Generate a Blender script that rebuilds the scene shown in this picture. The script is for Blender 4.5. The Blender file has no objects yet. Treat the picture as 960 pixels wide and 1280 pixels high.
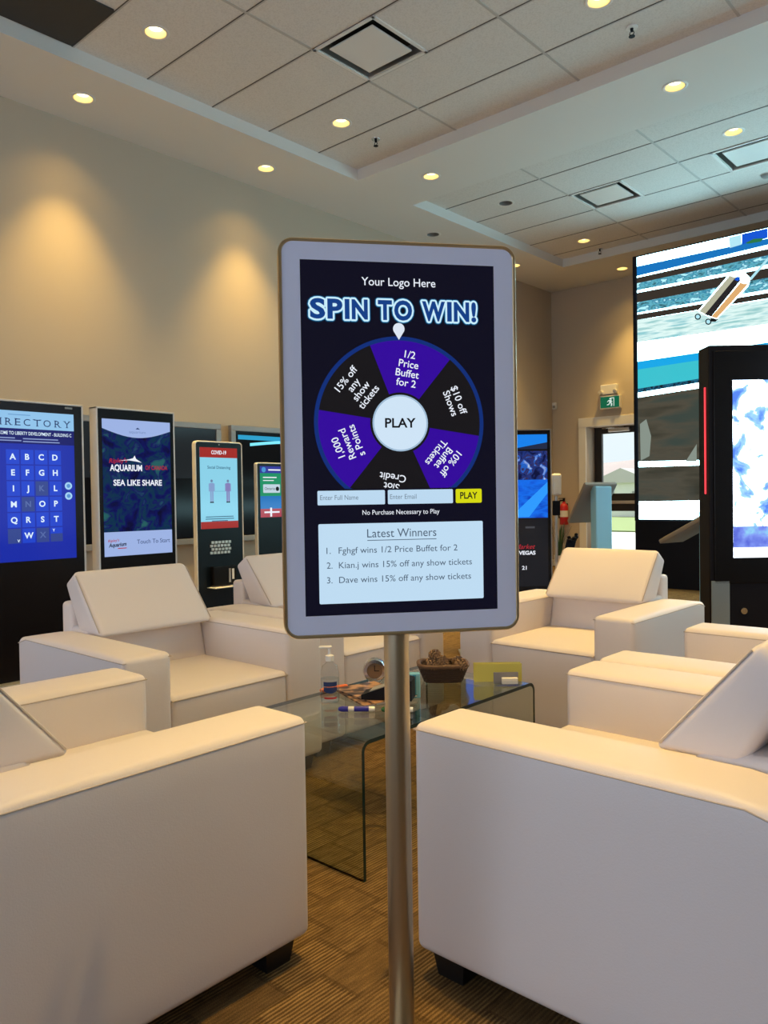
import bpy, bmesh, math, random
from mathutils import Vector, Matrix

SC = bpy.context.scene
COL = SC.collection
random.seed(7)

# ------------------------------------------------------------------ camera
CAM_H = 1.15
AX_R = Vector((0.742875, 0.669262, -0.015027))
AX_U = Vector((-0.002510, 0.025231, 0.999678))
AX_F = Vector((-0.669426, 0.742598, -0.020423))
FOC = 979.96
CAM = Vector((0, 0, CAM_H))
cd = bpy.data.cameras.new('camera')
cd.sensor_fit = 'VERTICAL'
cd.sensor_height = 36.0
cd.lens = FOC * 36.0 / 1280.0
cd.clip_start = 0.05
cam = bpy.data.objects.new('camera', cd)
COL.objects.link(cam)
M = Matrix((AX_R, AX_U, -AX_F)).transposed().to_4x4()
M.translation = CAM
cam.matrix_world = M
SC.camera = cam

# ------------------------------------------------------------------ world, daylight, exposure
SC.view_settings.view_transform = 'Standard'
SC.view_settings.look = 'None'
SC.view_settings.gamma = 1.0
SC.view_settings.exposure = 0.0
SC.view_settings.use_curve_mapping = False
SC.cycles.use_denoising = True
SC.cycles.max_bounces = 10
SC.cycles.diffuse_bounces = 5
SC.cycles.glossy_bounces = 4
SC.cycles.transparent_max_bounces = 12
SC.cycles.sample_clamp_indirect = 6.0

W = bpy.data.worlds.new('overcast_sky')
SC.world = W
W.use_nodes = True
bg = W.node_tree.nodes['Background']
bg.inputs[0].default_value = (0.86, 0.93, 1.0, 1)
bg.inputs[1].default_value = 1.25


def area(name, loc, rot, sx, sy, power, color):
    l = bpy.data.lights.new(name, 'AREA')
    l.shape = 'RECTANGLE'; l.size = sx; l.size_y = sy
    l.energy = power; l.color = color
    o = bpy.data.objects.new(name, l); COL.objects.link(o)
    o.location = loc; o.rotation_euler = rot
    return o


# added area lamps standing for daylight at the unseen window bands of the back and side walls (outside the openings)
DAY = (0.58, 0.72, 1.0)
area('daylight_back_window', (-1.6, -3.75, 1.75), (math.radians(90), 0, 0), 7.2, 2.3, 84, DAY)
area('daylight_side_window', (3.35, 5.35, 1.75), (0, math.radians(90), 0), 2.3, 2.7, 26, DAY)
sl = bpy.data.lights.new('sun', 'SUN'); sl.energy = 12; sl.angle = math.radians(2); sl.color = (1, .97, .92)
so = bpy.data.objects.new('sun', sl); COL.objects.link(so)
so.rotation_euler = Vector((.70, -.06, -.71)).to_track_quat('-Z', 'Y').to_euler()
DOWN_W = 330          # watts of a recessed downlight
WARM = (1.0, 0.635, 0.17)

# ------------------------------------------------------------------ materials
_m = {}


def lin(c):
    if isinstance(c, str):
        c = tuple(int(c[i:i + 2], 16) / 255 for i in (0, 2, 4))
    return tuple(x / 12.92 if x <= .04045 else ((x + .055) / 1.055) ** 2.4 for x in c)


def mat(name, color, rough=.5, metal=0., spec=.5, bump=None, coat=0):
    if name in _m: return _m[name]
    m = bpy.data.materials.new(name); m.use_nodes = True
    b = m.node_tree.nodes['Principled BSDF']
    b.inputs['Base Color'].default_value = (*color, 1)
    b.inputs['Roughness'].default_value = rough
    b.inputs['Metallic'].default_value = metal
    b.inputs['Specular IOR Level'].default_value = spec
    b.inputs['Coat Weight'].default_value = coat
    if bump:
        nt = m.node_tree
        tc = nt.nodes.new('ShaderNodeTexCoord')
        n = nt.nodes.new('ShaderNodeTexNoise'); n.inputs['Scale'].default_value = bump[0]
        n.inputs['Detail'].default_value = 3
        bp = nt.nodes.new('ShaderNodeBump'); bp.inputs['Strength'].default_value = bump[1]
        bp.inputs['Distance'].default_value = .01
        nt.links.new(tc.outputs['Object'], n.inputs['Vector'])
        nt.links.new(n.outputs['Fac'], bp.inputs['Height'])
        nt.links.new(bp.outputs['Normal'], b.inputs['Normal'])
    _m[name] = m
    return m


def emit(name, color, s=1.0, rough=.12, spec=.14):
    """a lit display surface: glossy cover glass over an emitting panel"""
    if name in _m: return _m[name]
    m = bpy.data.materials.new(name); m.use_nodes = True
    b = m.node_tree.nodes['Principled BSDF']
    b.inputs['Base Color'].default_value = (0.004, .004, .005, 1)
    b.inputs['Roughness'].default_value = rough
    b.inputs['Specular IOR Level'].default_value = spec
    b.inputs['Emission Color'].default_value = (*lin(color), 1)
    b.inputs['Emission Strength'].default_value = s
    _m[name] = m
    return m


def emit_noise(name, stops, scale, s=1.0, stretch=(1, 1, 1), detail=6, seed=0., distortion=0.):
    """a lit display showing a busy picture"""
    m = bpy.data.materials.new(name); m.use_nodes = True
    nt = m.node_tree; b = nt.nodes['Principled BSDF']
    b.inputs['Base Color'].default_value = (.004, .004, .005, 1)
    b.inputs['Roughness'].default_value = .12
    b.inputs['Specular IOR Level'].default_value = .14
    tc = nt.nodes.new('ShaderNodeTexCoord'); mp = nt.nodes.new('ShaderNodeMapping')
    mp.inputs['Scale'].default_value = stretch
    mp.inputs['Location'].default_value = (seed, seed * .7, seed * .3)
    n = nt.nodes.new('ShaderNodeTexNoise'); n.inputs['Scale'].default_value = scale
    n.inputs['Detail'].default_value = detail; n.inputs['Distortion'].default_value = distortion
    r = nt.nodes.new('ShaderNodeValToRGB')
    while len(r.color_ramp.elements) < len(stops): r.color_ramp.elements.new(.5)
    for e, (p, c) in zip(r.color_ramp.elements, stops):
        e.position = p; e.color = (*(lin(c) if isinstance(c, str) else c), 1)
    nt.links.new(tc.outputs['Object'], mp.inputs[0]); nt.links.new(mp.outputs[0], n.inputs['Vector'])
    nt.links.new(n.outputs['Fac'], r.inputs[0]); nt.links.new(r.outputs[0], b.inputs['Emission Color'])
    b.inputs['Emission Strength'].default_value = s
    _m[name] = m
    return m


def glass(name, tint, ior=1.6):
    """thin clear glass: tinted see-through with a fresnel reflection"""
    m = bpy.data.materials.new(name); m.use_nodes = True
    nt = m.node_tree; nt.nodes.remove(nt.nodes['Principled BSDF'])
    out = nt.nodes['Material Output']
    t = nt.nodes.new('ShaderNodeBsdfTransparent'); t.inputs[0].default_value = (*tint, 1)
    g = nt.nodes.new('ShaderNodeBsdfGlossy'); g.inputs['Roughness'].default_value = .02
    # Schlick reflectance, the same from either face of the sheet
    ge = nt.nodes.new('ShaderNodeNewGeometry')
    dt = nt.nodes.new('ShaderNodeVectorMath'); dt.operation = 'DOT_PRODUCT'
    nt.links.new(ge.outputs['Incoming'], dt.inputs[0]); nt.links.new(ge.outputs['Normal'], dt.inputs[1])
    prev = dt.outputs['Value']
    f0 = ((ior - 1) / (ior + 1)) ** 2
    for op, v, flip in (('ABSOLUTE', None, 0), ('SUBTRACT', 1.0, 1), ('POWER', 5.0, 0), ('MULTIPLY', 1 - f0, 0), ('ADD', f0, 0)):
        n = nt.nodes.new('ShaderNodeMath'); n.operation = op
        if flip: n.inputs[0].default_value = v; nt.links.new(prev, n.inputs[1])
        else:
            nt.links.new(prev, n.inputs[0])
            if v is not None: n.inputs[1].default_value = v
        prev = n.outputs[0]
    f = prev.node
    mx = nt.nodes.new('ShaderNodeMixShader')
    nt.links.new(f.outputs[0], mx.inputs[0]); nt.links.new(t.outputs[0], mx.inputs[1]); nt.links.new(g.outputs[0], mx.inputs[2])
    nt.links.new(mx.outputs[0], out.inputs[0])
    _m[name] = m
    return m


def carpet_mat():
    m = bpy.data.materials.new('brown_loop_carpet'); m.use_nodes = True
    nt = m.node_tree; b = nt.nodes['Principled BSDF']; L = nt.links.new
    N = nt.nodes.new
    b.inputs['Roughness'].default_value = .95; b.inputs['Specular IOR Level'].default_value = .1
    tc = N('ShaderNodeTexCoord'); sp = N('ShaderNodeSeparateXYZ'); L(tc.outputs['Object'], sp.inputs[0])

    def math_(op, a, c=None, v=None):
        n = N('ShaderNodeMath'); n.operation = op
        L(a, n.inputs[0])
        if c is not None: L(c, n.inputs[1])
        if v is not None: n.inputs[1].default_value = v
        return n.outputs[0]
    # random blocks: columns .14 wide across x, each shifted in y, .22 long
    cx = math_('FLOOR', math_('DIVIDE', sp.outputs[0], v=.125))
    wn = N('ShaderNodeTexWhiteNoise'); wn.noise_dimensions = '1D'; L(cx, wn.inputs['W'])
    yy = math_('ADD', math_('DIVIDE', sp.outputs[1], v=.20), wn.outputs['Value'])
    cy = math_('FLOOR', yy)
    cb = N('ShaderNodeCombineXYZ'); L(cx, cb.inputs[0]); L(cy, cb.inputs[1])
    w2 = N('ShaderNodeTexWhiteNoise'); w2.noise_dimensions = '2D'; L(cb.outputs[0], w2.inputs['Vector'])
    # distance to the block's edge -> dark grooves
    fy = math_('ABSOLUTE', math_('SUBTRACT', math_('FRACT', yy), v=.5))
    fx = math_('ABSOLUTE', math_('SUBTRACT', math_('FRACT', math_('DIVIDE', sp.outputs[0], v=.125)), v=.5))
    gy = math_('GREATER_THAN', fy, v=.455)
    gx = math_('GREATER_THAN', fx, v=.455)
    gr = math_('MAXIMUM', gx, gy)
    # fine ridges running along y, bold in some blocks and faint in others
    mp = N('ShaderNodeMapping'); mp.inputs['Scale'].default_value = (60, 14, 1); L(tc.outputs['Object'], mp.inputs[0])
    nz = N('ShaderNodeTexNoise'); nz.inputs['Scale'].default_value = 1.0; nz.inputs['Detail'].default_value = 2
    L(mp.outputs[0], nz.inputs['Vector'])
    ng = N('ShaderNodeTexNoise'); ng.inputs['Scale'].default_value = 420; ng.inputs['Detail'].default_value = 2
    L(tc.outputs['Object'], ng.inputs['Vector'])
    ph = math_('ADD', math_('DIVIDE', sp.outputs[0], v=.0108), math_('MULTIPLY', nz.outputs['Fac'], v=.7))
    rg = math_('ABSOLUTE', math_('SUBTRACT', math_('FRACT', ph), v=.5))
    rg = math_('MULTIPLY', rg, v=2.0)
    amp = math_('ADD', math_('MULTIPLY', w2.outputs['Value'], v=.75), v=.15)
    rv = math_('MULTIPLY', math_('SUBTRACT', rg, v=.42), amp)
    rp = N('ShaderNodeValToRGB')
    rp.color_ramp.elements[0].position = .12; rp.color_ramp.elements[0].color = (.075, .045, .020, 1)
    rp.color_ramp.elements[1].position = .95; rp.color_ramp.elements[1].color = (.46, .30, .12, 1)
    em = rp.color_ramp.elements.new(.45); em.color = (.185, .115, .048, 1)
    base = math_('ADD', math_('MULTIPLY', rv, v=.72), v=.34)
    base = math_('ADD', base, math_('MULTIPLY', math_('SUBTRACT', ng.outputs['Fac'], v=.5), v=.85))
    base = math_('ADD', base, math_('MULTIPLY', math_('SUBTRACT', nz.outputs['Fac'], v=.5), v=.55))
    s4 = math_('SUBTRACT', base, math_('MULTIPLY', gr, v=.12))
    L(s4, rp.inputs[0]); L(rp.outputs[0], b.inputs['Base Color'])
    bp = N('ShaderNodeBump'); bp.inputs['Strength'].default_value = .5; bp.inputs['Distance'].default_value = .006
    L(s4, bp.inputs['Height']); L(bp.outputs[0], b.inputs['Normal'])
    return m


def tile_mat():
    m = mat('mineral_fibre_tile', (.62, .61, .58), .9, spec=.1)
    nt = m.node_tree; b = nt.nodes['Principled BSDF']
    tc = nt.nodes.new('ShaderNodeTexCoord')
    n = nt.nodes.new('ShaderNodeTexNoise'); n.inputs['Scale'].default_value = 90; n.inputs['Detail'].default_value = 4
    r = nt.nodes.new('ShaderNodeValToRGB')
    r.color_ramp.elements[0].position = .35; r.color_ramp.elements[0].color = (.68, .67, .65, 1)
    r.color_ramp.elements[1].position = .55; r.color_ramp.elements[1].color = (.76, .75, .73, 1)
    nt.links.new(tc.outputs['Object'], n.inputs['Vector']); nt.links.new(n.outputs['Fac'], r.inputs[0])
    nt.links.new(r.outputs[0], b.inputs['Base Color'])
    return m


LEATHER = mat('ivory_leather', (.78, .715, .69), .46, spec=.4, bump=(260, .06))
SEAM = mat('seam_thread', (.50, .43, .37), .6)
FOOT = mat('black_wood', (.012, .011, .011), .4)
WALL = mat('taupe_wall_paint', (.53, .455, .36), .75, spec=.25, bump=(140, .05))
SOFFIT = mat('ceiling_paint', (.76, .76, .74), .85, spec=.2)
TILE = tile_mat()
GRID = mat('ceiling_grid_metal', (.50, .50, .49), .5)
GROOVE = mat('tile_reveal', (.10, .095, .09), .9)
CARPET = carpet_mat()
WHITE = mat('white_enamel', (.80, .80, .79), .35)
BEZEL = mat('white_bezel_blue_tint', (.72, .76, .95), .22, spec=.5)  # bluish daylight on a white bezel, worked into its colour
GOLD = mat('champagne_gold', (.50, .38, .22), .30, metal=1.0)
POLE = mat('champagne_pole', (.46, .375, .25), .33, metal=.9)
BLACK = mat('gloss_black', (.006, .006, .008), .22, spec=.22)
MATTE = mat('satin_black', (.007, .007, .011), .5, spec=.15)
SILVER = mat('brushed_silver', (.62, .60, .57), .35, metal=.8)
LIGHTTRIM = mat('pale_trim', (.72, .71, .70), .45)
CHROME = mat('chrome', (.75, .75, .76), .15, metal=1.0)
DARKHOLE = mat('dark_duct', (.02, .02, .02), .9)
GREY = mat('grey_plastic', (.30, .30, .30), .5)
RED = mat('signal_red', (.55, .02, .03), .35)
PAPER = mat('white_paper', (.80, .79, .76), .7)
GLASS = glass('green_tinted_glass', (.90, .94, .89), 1.85)
GLASSEDGE = mat('glass_edge', (.012, .03, .028), .12)
CLEAR = glass('clear_plastic', (.93, .95, .97), 1.15)
PANE = glass('door_glass', (.92, .95, .95))

# ------------------------------------------------------------------ mesh builder


class MB:
    def __init__(s):
        s.bm = bmesh.new(); s.mats = []; s.X = Matrix.Identity(4)

    def mi(s, m):
        if m not in s.mats: s.mats.append(m)
        return s.mats.index(m)

    def add(s, verts, faces, m, smooth=False):
        k = s.mi(m)
        vs = [s.bm.verts.new(s.X @ Vector(v)) for v in verts]
        for f in faces:
            try:
                fc = s.bm.faces.new([vs[i] for i in f]); fc.material_index = k; fc.smooth = smooth
            except ValueError: pass
        return vs

    def box(s, c, d, m, bev=0, seg=2, X=None):
        t = bmesh.new(); bmesh.ops.create_cube(t, size=1)
        for v in t.verts: v.co = Vector((v.co.x * d[0], v.co.y * d[1], v.co.z * d[2]))
        if bev:
            bmesh.ops.bevel(t, geom=list(t.edges), offset=min(bev, min(d) * .49), segments=seg, affect='EDGES', profile=.5)
        Y = Matrix.Translation(Vector(c)) @ (X if X else Matrix.Identity(4))
        s.take(t, m, Y, smooth=False)

    def take(s, t, m, Y=Matrix.Identity(4), smooth=False):
        t.verts.ensure_lookup_table()
        idx = {v: i for i, v in enumerate(t.verts)}
        s.add([Y @ v.co for v in t.verts], [[idx[v] for v in f.verts] for f in t.faces], m, smooth)
        t.free()

    def cyl(s, p0, p1, r0, r1, m, seg=24, caps=True, smooth=True):
        p0 = Vector(p0); p1 = Vector(p1); d = (p1 - p0).normalized()
        u = d.orthogonal().normalized(); w = d.cross(u)
        V = []; F = []
        for p, r in ((p0, r0), (p1, r1)):
            for k in range(seg):
                a = 2 * math.pi * k / seg
                V.append(p + (u * math.cos(a) + w * math.sin(a)) * r)
        F = [(k, (k + 1) % seg, seg + (k + 1) % seg, seg + k) for k in range(seg)]
        s.add(V, F, m, smooth)
        if caps:
            s.add(V[:seg], [tuple(reversed(range(seg)))], m); s.add(V[seg:], [tuple(range(seg))], m)

    def lathe(s, prof, c, m, seg=32, smooth=True, axis='z'):
        c = Vector(c); V = []
        for r, h in prof:
            for k in range(seg):
                a = 2 * math.pi * k / seg
                p = Vector((r * math.cos(a), r * math.sin(a), h))
                if axis == 'y': p = Vector((p.x, -p.z, p.y))
                if axis == 'x': p = Vector((p.z, p.x, p.y))
                V.append(c + p)
        F = []
        for i in range(len(prof) - 1):
            for k in range(seg):
                F.append((i * seg + k, i * seg + (k + 1) % seg, (i + 1) * seg + (k + 1) % seg, (i + 1) * seg + k))
        s.add(V, F, m, smooth)

    def tube(s, pts, r, m, seg=8, closed=False):
        pts = [Vector(p) for p in pts]; n = len(pts); V = []
        up = None
        for i, p in enumerate(pts):
            a = pts[i - 1] if (i or closed) else pts[i]; b = pts[(i + 1) % n] if (i < n - 1 or closed) else pts[i]
            d = (b - a).normalized()
            if up is None: up = d.orthogonal().normalized()
            u = (up - d * up.dot(d)); u = u.normalized() if u.length > 1e-6 else d.orthogonal().normalized(); up = u
            w = d.cross(u)
            for k in range(seg):
                t = 2 * math.pi * k / seg
                V.append(p + (u * math.cos(t) + w * math.sin(t)) * r)
        F = []
        for i in range(n if closed else n - 1):
            j = (i + 1) % n
            for k in range(seg): F.append((i * seg + k, i * seg + (k + 1) % seg, j * seg + (k + 1) % seg, j * seg + k))
        if not closed:
            F.append(tuple(reversed(range(seg)))); F.append(tuple(range((n - 1) * seg, n * seg)))
        s.add(V, F, m, True)

    def prism(s, poly, a, b, m, plane='xz', smooth=False):
        """2D outline extruded between a and b along the remaining axis"""
        def P(p, t):
            return {'xz': (p[0], t, p[1]), 'xy': (p[0], p[1], t), 'yz': (t, p[0], p[1])}[plane]
        n = len(poly)
        V = [P(p, a) for p in poly] + [P(p, b) for p in poly]
        s.add(V, [(k, (k + 1) % n, n + (k + 1) % n, n + k) for k in range(n)], m, smooth)
        s.add(V[:n], [tuple(range(n))], m); s.add(V[n:], [tuple(reversed(range(n)))], m)

    def soft(s, h, r, m, puff=(0, 0, 0), fn=None, n=10):
        """rounded, slightly puffed cushion of half sizes h; fn maps each point"""
        def ts(hh):
            e = r / hh
            inner = [-1 + e + (2 - 2 * e) * i / n for i in range(n + 1)]
            return [-1, -1 + e * .3, -1 + e * .65] + inner + [1 - e * .65, 1 - e * .3, 1]
        T = [ts(x) for x in h]
        t = bmesh.new()
        for ax in range(3):
            o = [(1, 2), (2, 0), (0, 1)][ax]
            for sg in (-1, 1):
                A, B = T[o[0]], T[o[1]]
                grid = []
                for a in A:
                    row = []
                    for b in B:
                        q = [0, 0, 0]; q[ax] = sg; q[o[0]] = a; q[o[1]] = b
                        p = Vector([q[i] * h[i] for i in range(3)])
                        c = Vector([max(-(h[i] - r), min(h[i] - r, p[i])) for i in range(3)])
                        d = p - c
                        if d.length > 1e-9: p = c + d.normalized() * r
                        p[ax] += sg * puff[ax] * (1 - a * a) * (1 - b * b)
                        row.append(t.verts.new(fn(p) if fn else p))
                    grid.append(row)
                for i in range(len(A) - 1):
                    for j in range(len(B) - 1):
                        f = [grid[i][j], grid[i + 1][j], grid[i + 1][j + 1], grid[i][j + 1]]
                        t.faces.new(f if sg > 0 else f[::-1])
        bmesh.ops.remove_doubles(t, verts=list(t.verts), dist=1e-5)
        s.take(t, m, smooth=True)

    def build(s, name, parent=None, loc=None, sharp=True):
        bmesh.ops.remove_doubles(s.bm, verts=list(s.bm.verts), dist=1e-6)
        if sharp:
            for e in s.bm.edges:
                if len(e.link_faces) == 2 and e.calc_face_angle(0) > .7: e.smooth = False
        me = bpy.data.meshes.new(name); s.bm.to_mesh(me); s.bm.free()
        for m in s.mats: me.materials.append(m)
        o = bpy.data.objects.new(name, me); COL.objects.link(o)
        if parent: o.parent = parent
        if loc: o.location = loc
        return o


def empty(name, label, cat, loc=(0, 0, 0), rz=0., group=None):
    o = bpy.data.objects.new(name, None); COL.objects.link(o)
    o.empty_display_size = .1
    o.location = loc; o.rotation_euler = (0, 0, rz)
    return tag(o, label, cat, group)


def tag(o, label, cat, group=None, kind=None):
    if label: o['label'] = label
    if cat: o['category'] = cat
    if group: o['group'] = group
    if kind: o['kind'] = kind
    return o


def struct(o):
    o['kind'] = 'structure'; return o


def ray(u, v):
    return AX_R * ((u - 480) / FOC) - AX_U * ((v - 640) / FOC) + AX_F


def at_depth(u, v, d): return CAM + ray(u, v) * d


def at_plane(u, v, axis, val):
    """the point of the plane axis = val that the photograph shows at (u, v)"""
    r = ray(u, v); k = (val - CAM[axis]) / r[axis]
    return CAM + r * k


# ------------------------------------------------------------------ flat lettering and shapes on a display
_txt = {}


def text_mesh(s, bold=0., shear=0.):
    key = (s, bold, shear)
    if key in _txt: return _txt[key]
    c = bpy.data.curves.new('t', 'FONT'); c.body = s; c.size = 1; c.offset = bold; c.shear = shear
    c.align_x = 'LEFT'; c.resolution_u = 4; c.fill_mode = 'FRONT'
    o = bpy.data.objects.new('t', c); COL.objects.link(o)
    dg = bpy.context.evaluated_depsgraph_get(); dg.update()
    me = bpy.data.meshes.new_from_object(o.evaluated_get(dg))
    V = [v.co.copy() for v in me.vertices]; F = [tuple(p.vertices) for p in me.polygons]
    bpy.data.objects.remove(o); bpy.data.curves.remove(c); bpy.data.meshes.remove(me)
    x0 = min(v.x for v in V); x1 = max(v.x for v in V)
    _txt[key] = (V, F, x0, x1)
    return _txt[key]


CAP = .69     # height of a capital of the built-in typeface at size 1


class Panel:
    """a display face: design pixels (x right, y down) -> local points on the plane y = -lift"""

    def __init__(s, w, h, pw, ph, cz, cx=0., y0=0.):
        s.w, s.h, s.pw, s.ph, s.cz, s.cx, s.y0 = w, h, pw, ph, cz, cx, y0

    def p(s, x, y, k=0):
        return Vector((s.cx + (x / s.pw - .5) * s.w, s.y0 - .0007 * k, s.cz + (.5 - y / s.ph) * s.h))

    def poly(s, mb, pts, m, k=1):
        mb.add([s.p(x, y, k) for x, y in pts], [tuple(range(len(pts)))], m)

    def rect(s, mb, x0, y0, x1, y1, m, k=1, r=0):
        if r <= 0: return s.poly(mb, [(x0, y0), (x0, y1), (x1, y1), (x1, y0)], m, k)
        P = []
        for cx, cy, a0 in ((x1 - r, y0 + r, -90), (x1 - r, y1 - r, 0), (x0 + r, y1 - r, 90), (x0 + r, y0 + r, 180)):
            for i in range(6):
                a = math.radians(a0 + 18 * i); P.append((cx + r * math.cos(a), cy + r * math.sin(a)))
        s.poly(mb, P, m, k)

    def sector(s, mb, cx, cy, r0, r1, a0, a1, m, k=1, n=24, ymax=None):
        """angles in degrees clockwise from straight up"""
        for i in range(n):
            q = []
            for r, t in ((r0, i), (r1, i), (r1, i + 1), (r0, i + 1)):
                a = math.radians(a0 + (a1 - a0) * t / n)
                q.append((cx + r * math.sin(a), cy - r * math.cos(a)))
            if ymax is not None:
                q = [(x, min(y, ymax)) for x, y in q]
            if r0 == 0: q = q[1:]
            s.poly(mb, q, m, k)

    def text(s, mb, t, x, y, cap, m, k=3, align='c', width=None, bold=0., rot=0., shear=0., ymax=None):
        """baseline at (x, y); cap height in design px; rot clockwise degrees; width forces the run's length"""
        V, F, x0, x1 = text_mesh(t, bold, shear)
        sc = cap / CAP; sx = sc
        if width: sx = width / (x1 - x0)
        off = {'l': x0, 'c': (x0 + x1) / 2, 'r': x1}[align]
        ca, sa = math.cos(math.radians(rot)), math.sin(math.radians(rot))
        P = []
        for v in V:
            a = (v.x - off) * sx; b = -v.y * sc
            X, Y = x + a * ca - b * sa, y + a * sa + b * ca
            if ymax is not None: Y = min(Y, ymax)
            P.append(s.p(X, Y, k))
        mb.add(P, F, m)


# ------------------------------------------------------------------ room shell
X0, X1, Y0, Y1 = -6.35, 3.2, -3.6, 11.07
ZS, ZT = 4.328, 4.439
C1 = (-5.49, 2.0, -2.6, 5.768)
C2 = (-5.52, 2.0, 6.67, 9.958)


def slab(name, x0, x1, y0, y1, z0, z1, m):
    b = MB(); b.box(((x0 + x1) / 2, (y0 + y1) / 2, (z0 + z1) / 2), (x1 - x0, y1 - y0, z1 - z0), m)
    return struct(b.build(name))


slab('floor', X0 - .1, X1 + .1, Y0 - .1, Y1 + .5, -.1, 0, CARPET)
slab('wall_left', X0 - .12, X0, Y0, Y1 + .12, 0, ZT + .3, WALL)

# far wall with the door opening
DX0, DX1, DZ = -5.765, -4.60, 2.16
b = MB()
for x0, x1, z0, z1 in ((X0, DX0, 0, ZT + .3), (DX1, X1, 0, ZT + .3), (DX0, DX1, DZ, ZT + .3)):
    b.box(((x0 + x1) / 2, Y1 + .16, (z0 + z1) / 2), (x1 - x0, .32, z1 - z0), WALL)
struct(b.build('wall_far'))
# back and side walls, each with a window band
b = MB()
for x0, x1, z0, z1 in ((X0, X1, 0, .55), (X0, X1, 3.0, ZT + .3), (X0, -5.3, .55, 3.0), (2.1, X1, .55, 3.0)):
    b.box(((x0 + x1) / 2, Y0 - .06, (z0 + z1) / 2), (x1 - x0, .12, z1 - z0), WALL)
struct(b.build('wall_back'))
b = MB()
for y0, y1, z0, z1 in ((Y0, Y1, 0, .55), (Y0, Y1, 3.0, ZT + .3), (Y0, 4.0, .55, 3.0), (6.7, Y1, .55, 3.0)):
    b.box((X1 + .06, (y0 + y1) / 2, (z0 + z1) / 2), (.12, y1 - y0, z1 - z0), WALL)
struct(b.build('wall_right'))
for nm, lo, hi, fixed, ax in (('window_1', -5.3, 2.1, Y0 - .06, 'x'), ('window_2', 4.0, 6.7, X1 + .06, 'y')):
    b = MB(); n = 6
    for i in range(n + 1):
        t = lo + (hi - lo) * i / n
        b.box((t, fixed, 1.775) if ax == 'x' else (fixed, t, 1.775), (.06, .1, 2.45) if ax == 'x' else (.1, .06, 2.45), SILVER)
    for z in (.58, 2.97):
        b.box(((lo + hi) / 2, fixed, z) if ax == 'x' else (fixed, (lo + hi) / 2, z), (hi - lo, .1, .06) if ax == 'x' else (.1, hi - lo, .06), SILVER)
    struct(b.build(nm))
b = MB(); b.box((X0 + .008, (Y0 + Y1) / 2, .05), (.016, Y1 - Y0, .10), WHITE, .004); struct(b.build('baseboard_left'))
b = MB(); b.box(((X0 + DX0 - .12) / 2, Y1 - .008, .05), (DX0 - .12 - X0, .016, .10), WHITE, .004); struct(b.build('baseboard_far'))
# white casing round the door opening
b = MB()
b.box((DX0 - .06, Y1 - .012, (DZ + .14) / 2), (.12, .024, DZ + .14), WHITE, .004)
b.box((DX1 + .06, Y1 - .012, (DZ + .14) / 2), (.12, .024, DZ + .14), WHITE, .004)
b.box(((DX0 + DX1) / 2, Y1 - .014, DZ + .07), (DX1 - DX0 + .24, .028, .14), WHITE, .004)
struct(b.build('trim_1'))

# ---- ceiling fixtures' places (metres; seen ones from the tile grid)
LIT = [  # x, y, z of ceiling, label or None
    (-5.92, 3.09, ZS, 'lit downlight in the plain ceiling border above the letter directory screen'),
    (-5.92, 4.94, ZS, 'lit downlight in the plain ceiling border behind the spinning-wheel kiosk’s upper corner'),
    (-5.96, 9.40, ZS, 'tiny lit downlight peeking out beside the spinning-wheel kiosk’s upper edge'),
    (-4.95, 10.62, ZS, 'tiny lit downlight close against the giant video screen’s black border'),
    (-4.89, 6.20, ZS, 'lit downlight in the smooth beam between the tiled bays, straight above the wheel kiosk'),
    (-2.43, 6.18, ZS, 'lit downlight in the smooth beam, above the giant video screen’s suitcase'),
    (-4.90, 3.11, ZT, 'lit downlight in the tile next to the dark ceiling panel'),
    (-4.91, 4.96, ZT, 'lit downlight in a tile beside the sprinkler of the nearer tiled bay'),
    (-2.45, 4.94, ZT, 'lit downlight cut by the top edge of the view, beside a white sprinkler'),
    (-2.44, 7.57, ZT, 'lit downlight in the farther tiled bay beside the air vent over the video screen'),
    (-4.92, 9.43, ZT, 'small lit downlight at the far end of the farther tiled bay'),
]
HID = [(-5.92, 1.25, ZS), (-5.92, -.6, ZS), (-4.9, 1.26, ZT), (-1.9, 4.1, ZT), (-1.8, 1.55, ZT), (-.75, 1.8, ZT), (0., 4.94, ZT), (0, 6.2, ZS), (0, 7.57, ZT)]  # unseen added lamps; those above the chairs placed to light their tops
OFF = [(-5.96, 7.58, ZS, 'unlit round downlight in the plain ceiling border just over the wheel kiosk'),
       (-4.92, 7.59, ZT, 'unlit round downlight in a tile of the farther bay')]
VENTS = [(-3.953, 4.316, 'square air vent in the nearer tiled bay with dark slots'),
         (-3.985, 8.178, 'square air vent in the middle of the farther tiled bay'),
         (-2.46, 8.178, 'square air vent at the view’s edge over the video screen, beside a round detector')]


def ceiling_plane(bm_, rect, z, holes, rects):
    """a flat sheet with round and square openings"""
    t = bmesh.new(); E = []

    def loop(P):
        vs = [t.verts.new((x, y, z)) for x, y in P]
        for i in range(len(vs)): E.append(t.edges.new((vs[i], vs[(i + 1) % len(vs)])))
    x0, x1, y0, y1 = rect
    loop([(x0, y0), (x1, y0), (x1, y1), (x0, y1)])
    for a0, a1, b0, b1 in rects: loop([(a0, b0), (a1, b0), (a1, b1), (a0, b1)])
    for hx, hy, r in holes: loop([(hx + r * math.cos(2 * math.pi * k / 20), hy + r * math.sin(2 * math.pi * k / 20)) for k in range(20)])
    bmesh.ops.triangle_fill(t, use_beauty=True, use_dissolve=False, edges=E, normal=(0, 0, -1))
    return t


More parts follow.
